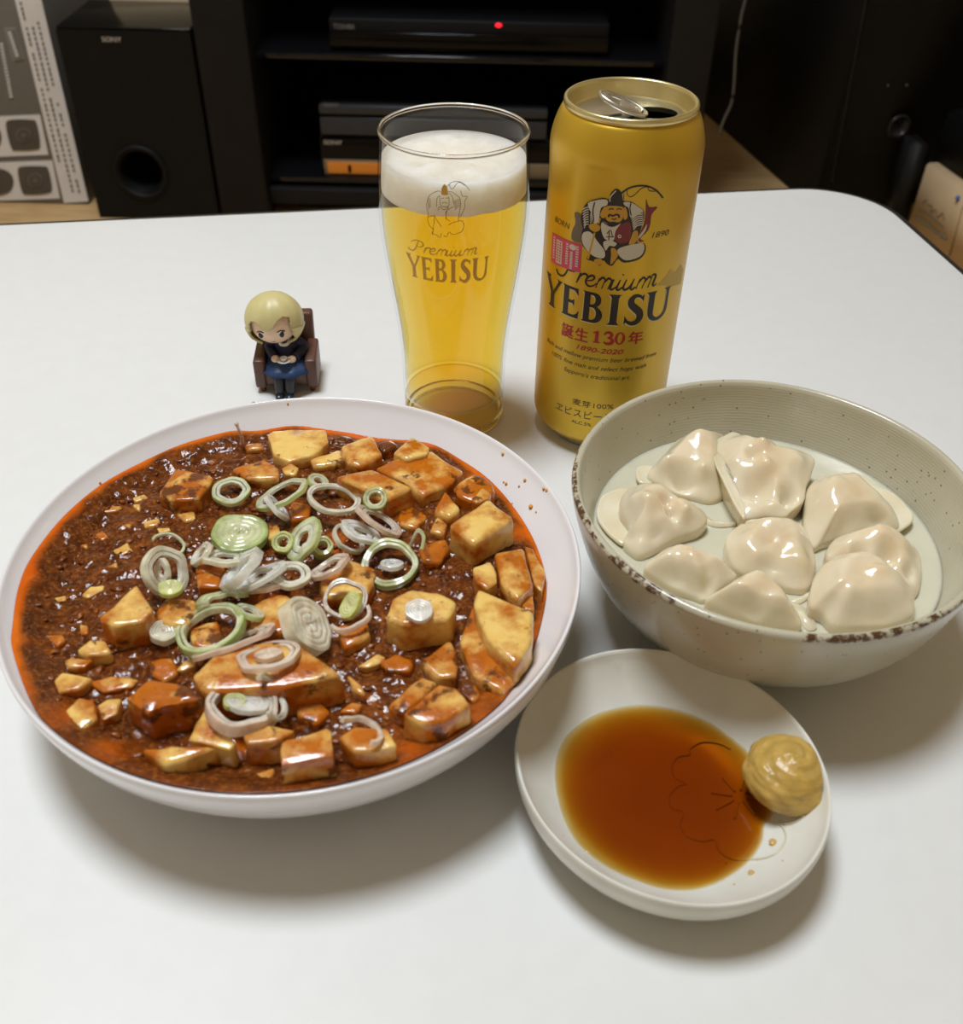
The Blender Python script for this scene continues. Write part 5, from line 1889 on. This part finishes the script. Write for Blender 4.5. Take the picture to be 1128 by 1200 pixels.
ST = cpoly('text_strip', [(16, -6), (47, -6), (103.5, 236), (75, 238)], M_label, CT)
bm = bmesh.new()
for ln in range(3):
    for k in range(34):
        t0 = .13 + k * .0245 + (0 if ln else -.12)
        if t0 < .02 or t0 > .955 or random.random() < .12:
            continue
        f = .2 + ln * .25
        t1 = t0 + random.uniform(.012, .02)
        A = Vector((16 + 59 * t0 + 29.5 * f, -6 + 243 * t0))
        B = Vector((16 + 59 * t1 + 29.5 * f, -6 + 243 * t1))
        P = [uny(q.x + dx, q.y, yf - .0016) for q in (A, B) for dx in (-1.1, 1.1)]
        v = [bm.verts.new(p) for p in (P[0], P[1], P[3], P[2])]
        bm.faces.new(v)
link('fine_print', bm, M_dk, ST, smooth=False, kind='stuff')
for (pan, sp, half) in (([z5(-40, 608), z5(208, 598), z5(252, 806), z5(-40, 818)], [z5(30, 650), z5(60, 625), z5(160, 625), z5(190, 645), z5(208, 760), z5(180, 780), z5(90, 784), z5(58, 770)], [z5(-40, 680), z5(-10, 670), z5(5, 710), z5(-5, 760), z5(-40, 760)]),
                        ([z5(-40, 848), z5(272, 836), z5(312, 1034), z5(-40, 1046)], [z5(92, 890), z5(120, 868), z5(225, 868), z5(250, 884), z5(270, 985), z5(240, 1008), z5(150, 1014), z5(115, 1000)], [z5(-40, 890), z5(20, 885), z5(60, 915), z5(68, 960), z5(40, 1005), z5(-40, 1010)])):
    pl = cpoly('picture_panel', pan, M_label, CT)
    cpoly('speaker_picture', sp, M_dk, pl, .0022, 4)
    cpoly('speaker_picture', half, M_dk, pl, .0022, 3)
    mx_, my_ = sum(p[0] for p in sp) / 8, sum(p[1] for p in sp) / 8
    for rr_, mm_, lf_ in ((9, M_label2, .003), (7.6, M_dk, .0034), (2.6, M_label2, .0038)):
        cpoly('cone_picture', [(mx_ + rr_ * math.cos(2 * PI * k / 20), my_ + rr_ * .95 * math.sin(2 * PI * k / 20)) for k in range(20)], mm_, pl, lf_)
fr = cpoly('name_plate', [z5(22, 148), z5(80, 146), z5(128, 310), z5(70, 320)], pmat('plate_print', (150, 146, 140), .6), CT)
cpoly('plate_ground', [z5(28, 154), z5(77, 152), z5(122, 304), z5(73, 313)], M_card, fr, .0018)
bm = bmesh.new()
for L, lf in (([(48, 165), (92, 300)], 9), ([(5, 225), (60, 515)], 16)):
    for k in range(lf):
        t = k / lf
        x, y = L[0][0] + (L[1][0] - L[0][0]) * t, L[0][1] + (L[1][1] - L[0][1]) * t
        P = [uny(*z5(x + a, y + b), yf - .0024) for a, b in ((-9, 0), (9, -1), (11, 9), (-7, 10))]
        bm.faces.new([bm.verts.new(p) for p in P])
link('blurred_print', bm, M_label, CT, smooth=False, kind='stuff')

# subwoofer
SY = 1.475
xl, xr = uny(62, 37, SY).x + .004, uny(222, 37, SY).x
zt = uny(150, 37, SY).z
SD = un(150, 4, zt).y - SY
SW = empty('subwoofer', ((xl + xr) / 2, SY + .17, FZ), 'black box subwoofer with a round port, between the grey carton and the rack', 'speaker')
pc = uny(165, 202, SY)
pr = .032
bm = bmesh.new()
w2 = 48
fl = [(xl, FZ), (xr, FZ), (xr, zt), (xl, zt)]
hl = [(pc.x + pr * math.cos(2 * PI * k / w2), pc.z + pr * math.sin(2 * PI * k / w2)) for k in range(w2)]
V, T = poly2([fl, hl])
bv = [bm.verts.new((v.x, SY, v.y)) for v in V]
for t in T:
    bm.faces.new([bv[i] for i in t])
bk = [bm.verts.new((x, SY + SD, z)) for x, z in fl]
for i in range(4):
    j = (i + 1) % 4
    bm.faces.new((bv[i], bv[j], bk[j], bk[i]))
bm.faces.new(bk)
bmesh.ops.recalc_face_normals(bm, faces=bm.faces)
link('cabinet', bm, M_black, SW, smooth=False)
bm = lathe([(pr * 1.28, 0), (pr * 1.25, .004), (pr * 1.12, .004), (pr, -.004), (pr * .86, -.02), (pr * .84, -.14), (0, -.14)], 48)
for v in bm.verts:
    v.co = Vector((pc.x + v.co.x, SY - v.co.z, pc.z + v.co.y))
link('bass_port', bm, M_black, SW, label='round flared bass port')
link('top_panel', nbox((xl, SY + .004, zt), (xr, SY + SD, zt + .004), .001), M_blackg, SW, label='glossy black top panel')
lp = uny(131, 46, SY)
V, Fc = fit(text_polys('SONY', 0, .008), lp.x - .0135, lp.x + .0135, lp.z - .0033, lp.z + .0033)
bm = bmesh.new()
bv = [bm.verts.new((v.x, SY - .0008, v.y)) for v in V]
for f in Fc:
    bm.faces.new([bv[i] for i in f])
M_badge = pmat('silver_badge', (196, 190, 180), .4, .2)
link('badge', bm, M_badge, SW, smooth=False, label='small silver maker badge')

# rack
PYR = 1.475
pl_, pr_ = uny(220, 0, PYR).x, uny(284, 0, PYR).x
p2l, p2r = uny(792, 0, PYR).x, uny(846, 0, PYR).x
RK = empty('media_rack', ((pl_ + p2r) / 2, PYR + .2, FZ), 'dark media rack with wide posts and black glass shelves behind the table', 'rack')
ZTOP = .16
link('post', nbox((pl_, PYR, FZ), (pr_, PYR + .4, ZTOP), .003), M_post, RK)
link('post', nbox((p2l, PYR, FZ), (p2r, PYR + .4, ZTOP), .003), M_post, RK)
M_shelf = pmat('smoked_glass_shelf', (16, 16, 18), .1, var=.05)
sz1, sz2 = uny(500, 66, PYR + .03).z, uny(330, 207, PYR + .03).z
for z in (sz1, sz2):
    link('shelf', nbox((pr_, PYR + .03, z - .008), (p2l, PYR + .4, z), .001), M_shelf, RK)
link('rack_top', nbox((pl_ - .02, PYR - .02, ZTOP), (p2r + .02, PYR + .42, ZTOP + .025), .003), M_post, RK)
link('bottom_board', nbox((pr_, PYR + .02, FZ + .02), (p2l, PYR + .4, FZ + .045), .002), M_post, RK)
link('back_panel', nbox((pr_, PYR + .39, FZ + .045), (p2l, PYR + .4, ZTOP), .001), M_black, RK)


def unit(name, label, xl, yt, xr, yb, Y, depth, zb, cat, mat, extra=None):
    a, b = uny(xl, yt, Y), uny(xr, yb, Y)
    h = uny(xl, yt, Y).z - uny(xl, yb, Y).z
    r = empty(name, ((a.x + b.x) / 2, Y + depth / 2, zb), label, cat)
    link('case', nbox((a.x, Y + .004, zb + .004), (b.x, Y + depth, zb + h), .002), mat, r)
    for sx in (a.x + .03, b.x - .03):
        for dy in (.03, depth - .03):
            link('foot', lathe([(0, zb), (.008, zb), (.008, zb + .004), (0, zb + .004)], 16, sx, Y + dy), M_black, r)
    return r, a, b, h


M_face = pmat('brushed_dark_face', (58, 60, 66), .35, .4)
UY = PYR + .045
r1, a, b, h = unit('av_receiver', 'black receiver with an amber display on the lower shelf, left of the glass', 374, 160, 702, 204, UY, .26, sz2, 'receiver', M_black)
amp_top = sz2 + h
link('face_plate', nbox((a.x, UY - .002, sz2 + h * .04), (b.x, UY + .004, sz2 + h * .96), .001), M_blackg, r1)
dz0, dz1 = sz2 + h * .06, sz2 + h * .36
am = NT('amber_display')
am.set(Base_Color=lin((150, 84, 20)), Roughness=.3)
am.p.inputs['Emission Color'].default_value = lin((214, 128, 40))
am.p.inputs['Emission Strength'].default_value = .28
fx0, fx1 = uny(380, 195, UY).x, uny(700, 195, UY).x
link('display_frame', nbox((fx0, UY - .004, dz0 - .003), (fx1, UY, dz1 + .003), .001), pmat('display_frame', (120, 104, 78), .4), r1, label='tan frame strip')
dx1 = uny(452, 195, UY).x
link('display', nbox((fx0 + .006, UY - .0055, dz0), (dx1, UY - .003, dz1), .0005), am.m, r1, label='lit amber display')
link('display_gap', nbox((uny(408, 195, UY).x, UY - .006, dz0 + .002), (uny(412, 195, UY).x, UY - .0045, dz1 - .004)), M_black, r1)


def badge(text, cxp, cyp, wpx, Y, par, mat):
    p = uny(cxp, cyp, Y)
    w = wpx * p.y * 1.0 / 1170 * .98
    V, Fc = fit(text_polys(text, 0, .008), p.x - w / 2, p.x + w / 2, p.z - w * .11, p.z + w * .11)
    bm = bmesh.new()
    bv = [bm.verts.new((v.x, Y, v.y)) for v in V]
    for f in Fc:
        bm.faces.new([bv[i] for i in f])
    link('badge', bm, mat, par, smooth=False)


badge('SONY', 390, 167, 22, UY - .003, r1, M_badge)
r2, a, b, h = unit('disc_player', 'flat grey disc player stacked on the receiver', 373, 119, 640, 157, UY, .24, amp_top, 'player', M_black)
link('face_plate', nbox((a.x, UY - .001, amp_top + h * .06), (b.x, UY + .004, amp_top + h * .60), .001), M_face, r2)
link('face_plate', nbox((a.x, UY - .003, amp_top + h * .72), (b.x, UY + .004, amp_top + h * .98), .001), M_face, r2)
badge('SONY', 388, 123, 18, UY - .004, r2, pmat('dim_badge', (120, 120, 120), .4))
r3, a, b, h = unit('video_recorder', 'black recorder with a red standby light on the upper shelf', 384, 22, 712, 60, UY, .26, sz1, 'recorder', M_black)
link('face_plate', nbox((a.x, UY - .002, sz1 + h * .1), (b.x, UY + .004, sz1 + h * .62), .001), M_blackg, r3)
rd = NT('red_light')
rd.set(Base_Color=lin((220, 20, 30)))
rd.p.inputs['Emission Color'].default_value = lin((255, 30, 50))
rd.p.inputs['Emission Strength'].default_value = 1.6
p = uny(584, 29, UY)
bm = bmesh.new()
ball(bm, (p.x, UY - .003, p.z), .0032, 3, (1.5, .6, .9))
link('standby_light', bm, rd.m, r3, label='red standby light')
badge('TOSHIBA', 403, 31, 24, UY - .003, r3, pmat('dim_badge2', (110, 108, 106), .4))
# box in the bottom bay
p = uny(338, 236, PYR + .05)
bxr = empty('storage_box', (p.x + .1, PYR + .12, FZ + .045), 'dark lidded box half hidden in the bottom bay of the rack', 'box')
link('case', nbox((p.x + .02, PYR + .05, FZ + .045), (p.x + .3, PYR + .3, sz2 - .05), .004), M_black, bxr)
link('lid', nbox((p.x + .016, PYR + .046, sz2 - .05), (p.x + .304, PYR + .304, sz2 - .035), .003), M_black, bxr)

# right side
A1, B1 = un(846, 152, FZ), un(921, 219, FZ)
dirv = (B1 - A1).normalized()
nrm = Vector((dirv.y, -dirv.x, 0))
if nrm.x < 0:
    nrm = -nrm


def obox(o, d, n, l, w, z0, z1, bev=.004):
    bm = nbox((0, 0, 0), (1, 1, 1))
    for v in bm.verts:
        p = o + d * (v.co.x * l) + n * (v.co.y * w)
        v.co = Vector((p.x, p.y, z0 + v.co.z * (z1 - z0)))
    bmesh.ops.recalc_face_normals(bm, faces=bm.faces)
    if bev:
        bmesh.ops.bevel(bm, geom=bm.edges[:], offset=bev, segments=2, affect='EDGES')
    return bm


bk0 = A1 - dirv * .12
B1 = B1 + dirv * .10
TW = empty('audio_cabinet', bk0 + dirv * .2 + nrm * .18, 'large black floor-standing audio cabinet with a round dial, right of the rack', 'cabinet')
Lw = (B1 - bk0).length
link('case', obox(bk0, dirv, nrm, Lw, .42, FZ, .40), M_black, TW)
M_bezel = pmat('matte_black_front', (7, 7, 8), .5, var=.1, Specular_IOR_Level=.2)
link('front_bezel', obox(B1 + nrm * .004, dirv, nrm, .006, .41, FZ + .01, .39, .002), M_bezel, TW, label='matte black front')


def tpx(x, y, lift=.006):
    d = ray(x, y)
    t = (B1 + dirv * lift - O).dot(dirv) / d.dot(dirv)
    return O + d * t


bm = bmesh.new()
tube(bm, [tpx(1016, -12), tpx(1014, 2), tpx(974, 214)], .0011, 6)
link('front_seam', bm, pmat('dim_grey_trim', (34, 34, 36), .4), TW, label='thin grey vertical seam')
kp = tpx(1052, 148)
bm = lathe([(.016, 0), (.019, .002), (.019, .004), (.016, .005), (.013, .004), (.013, .001), (0, .001)], 40)
for v in bm.verts:
    v.co = kp + nrm * v.co.x + Vector((0, 0, v.co.y)) + dirv * v.co.z
bmesh.ops.recalc_face_normals(bm, faces=bm.faces)
link('dial', bm, pmat('dial_grey', (26, 26, 28), .35, .2), TW, label='ring-shaped dial')
for x in (1040, 1062):
    bm = bmesh.new()
    ball(bm, tpx(x, 100), .0017, 2)
    link('indicator', bm, pmat('indicator_grey', (90, 92, 94), .4), TW)
# carton at right
T0, Bt = un(1062, 266, FZ), None
zt_ = None
yB = T0.y
P0 = uny(1085, 190, yB)
ztop = P0.z
T1 = un(1128, 221, ztop)
T0t = un(1085, 190, ztop)
cd = (T1 - T0t)
cd.z = 0
cd.normalize()
cn = Vector((-cd.y, cd.x, 0))
if cn.x < 0:
    cn = -cn
CB = empty('cardboard_carton', T0t + cd * .12 + cn * .1 - Vector((0, 0, ztop - FZ)), 'pale cardboard carton with grey printing, beyond the right table corner', 'carton')
M_cb = pmat('cardboard', (216, 188, 148), .7, var=.05, vs=30)
o0 = Vector((T0t.x, T0t.y, 0))
link('carton_body', obox(o0, cd, cn, .34, .22, FZ, ztop, .003), M_cb, CB)


def cbp(x, y, lift=.001):
    """picture point on the carton's visible face"""
    d = ray(x, y)
    t = (o0 - cn * lift - O).dot(cn) / d.dot(cn)
    return O + d * t


def z7(x, y):
    return 1020 + x / 5.714, 120 + y / 5.714


bm = bmesh.new()
for pts, w in (([(300, 770), (390, 830), (480, 905)], .004), ([(480, 880), (500, 920)], .004), ([(345, 680), (370, 650), (385, 690), (410, 690), (400, 740), (430, 720), (450, 770), (480, 740), (490, 790)], .0015), ([(330, 720), (380, 750), (440, 800), (485, 840)], .0018)):
    P = [cbp(*z7(*q)) for q in pts]
    tube(bm, spl(P, 4), w * .5, 6)
link('carton_print', bm, pmat('grey_print', (112, 98, 74), .7), CB, label='grey decorative printing')
bm = bmesh.new()
tube(bm, [cbp(*z7(620, 690), .0005), cbp(*z7(525, 1030), .0005)], .0012, 6)
link('carton_seam', bm, pmat('seam', (140, 110, 76), .8), CB)
bm = bmesh.new()
ball(bm, cbp(*z7(585, 640)), .004, 2, (1, 1, 1))
link('blue_mark', bm, pmat('blue_print', (60, 104, 168), .6), CB, label='small blue printed dot')
# black box on the carton
bt = un(1066, 160, ztop + .03)
KB = link('black_tray', obox(o0 - cd * .01 + cn * .015, cd, cn, .4, .24, ztop + .0005, ztop + .075, .004), M_black, label='flat black box lying on top of the cardboard carton', cat='box')
# panel behind
link('dark_side_board', obox(un(1044, 262, FZ), Vector((0, 1, 0)), Vector((1, 0, 0)), .05, .024, FZ, ztop + .02, .002), M_post, label='dark brown board standing between the audio cabinet and the cardboard carton', cat='board')
# cable hanging beside the rack
pts = [uny(x, y, 1.465) for x, y in [(876, -10), (868, 20), (862, 60), (860, 95), (857, 120), (848, 140), (842, 158)]]
bm = bmesh.new()
tube(bm, spl(pts, 5), .0022, 8)
link('hanging_cable', bm, pmat('grey_cable', (74, 70, 66), .5), label='thin grey cable hanging down the right rack post', cat='cable')
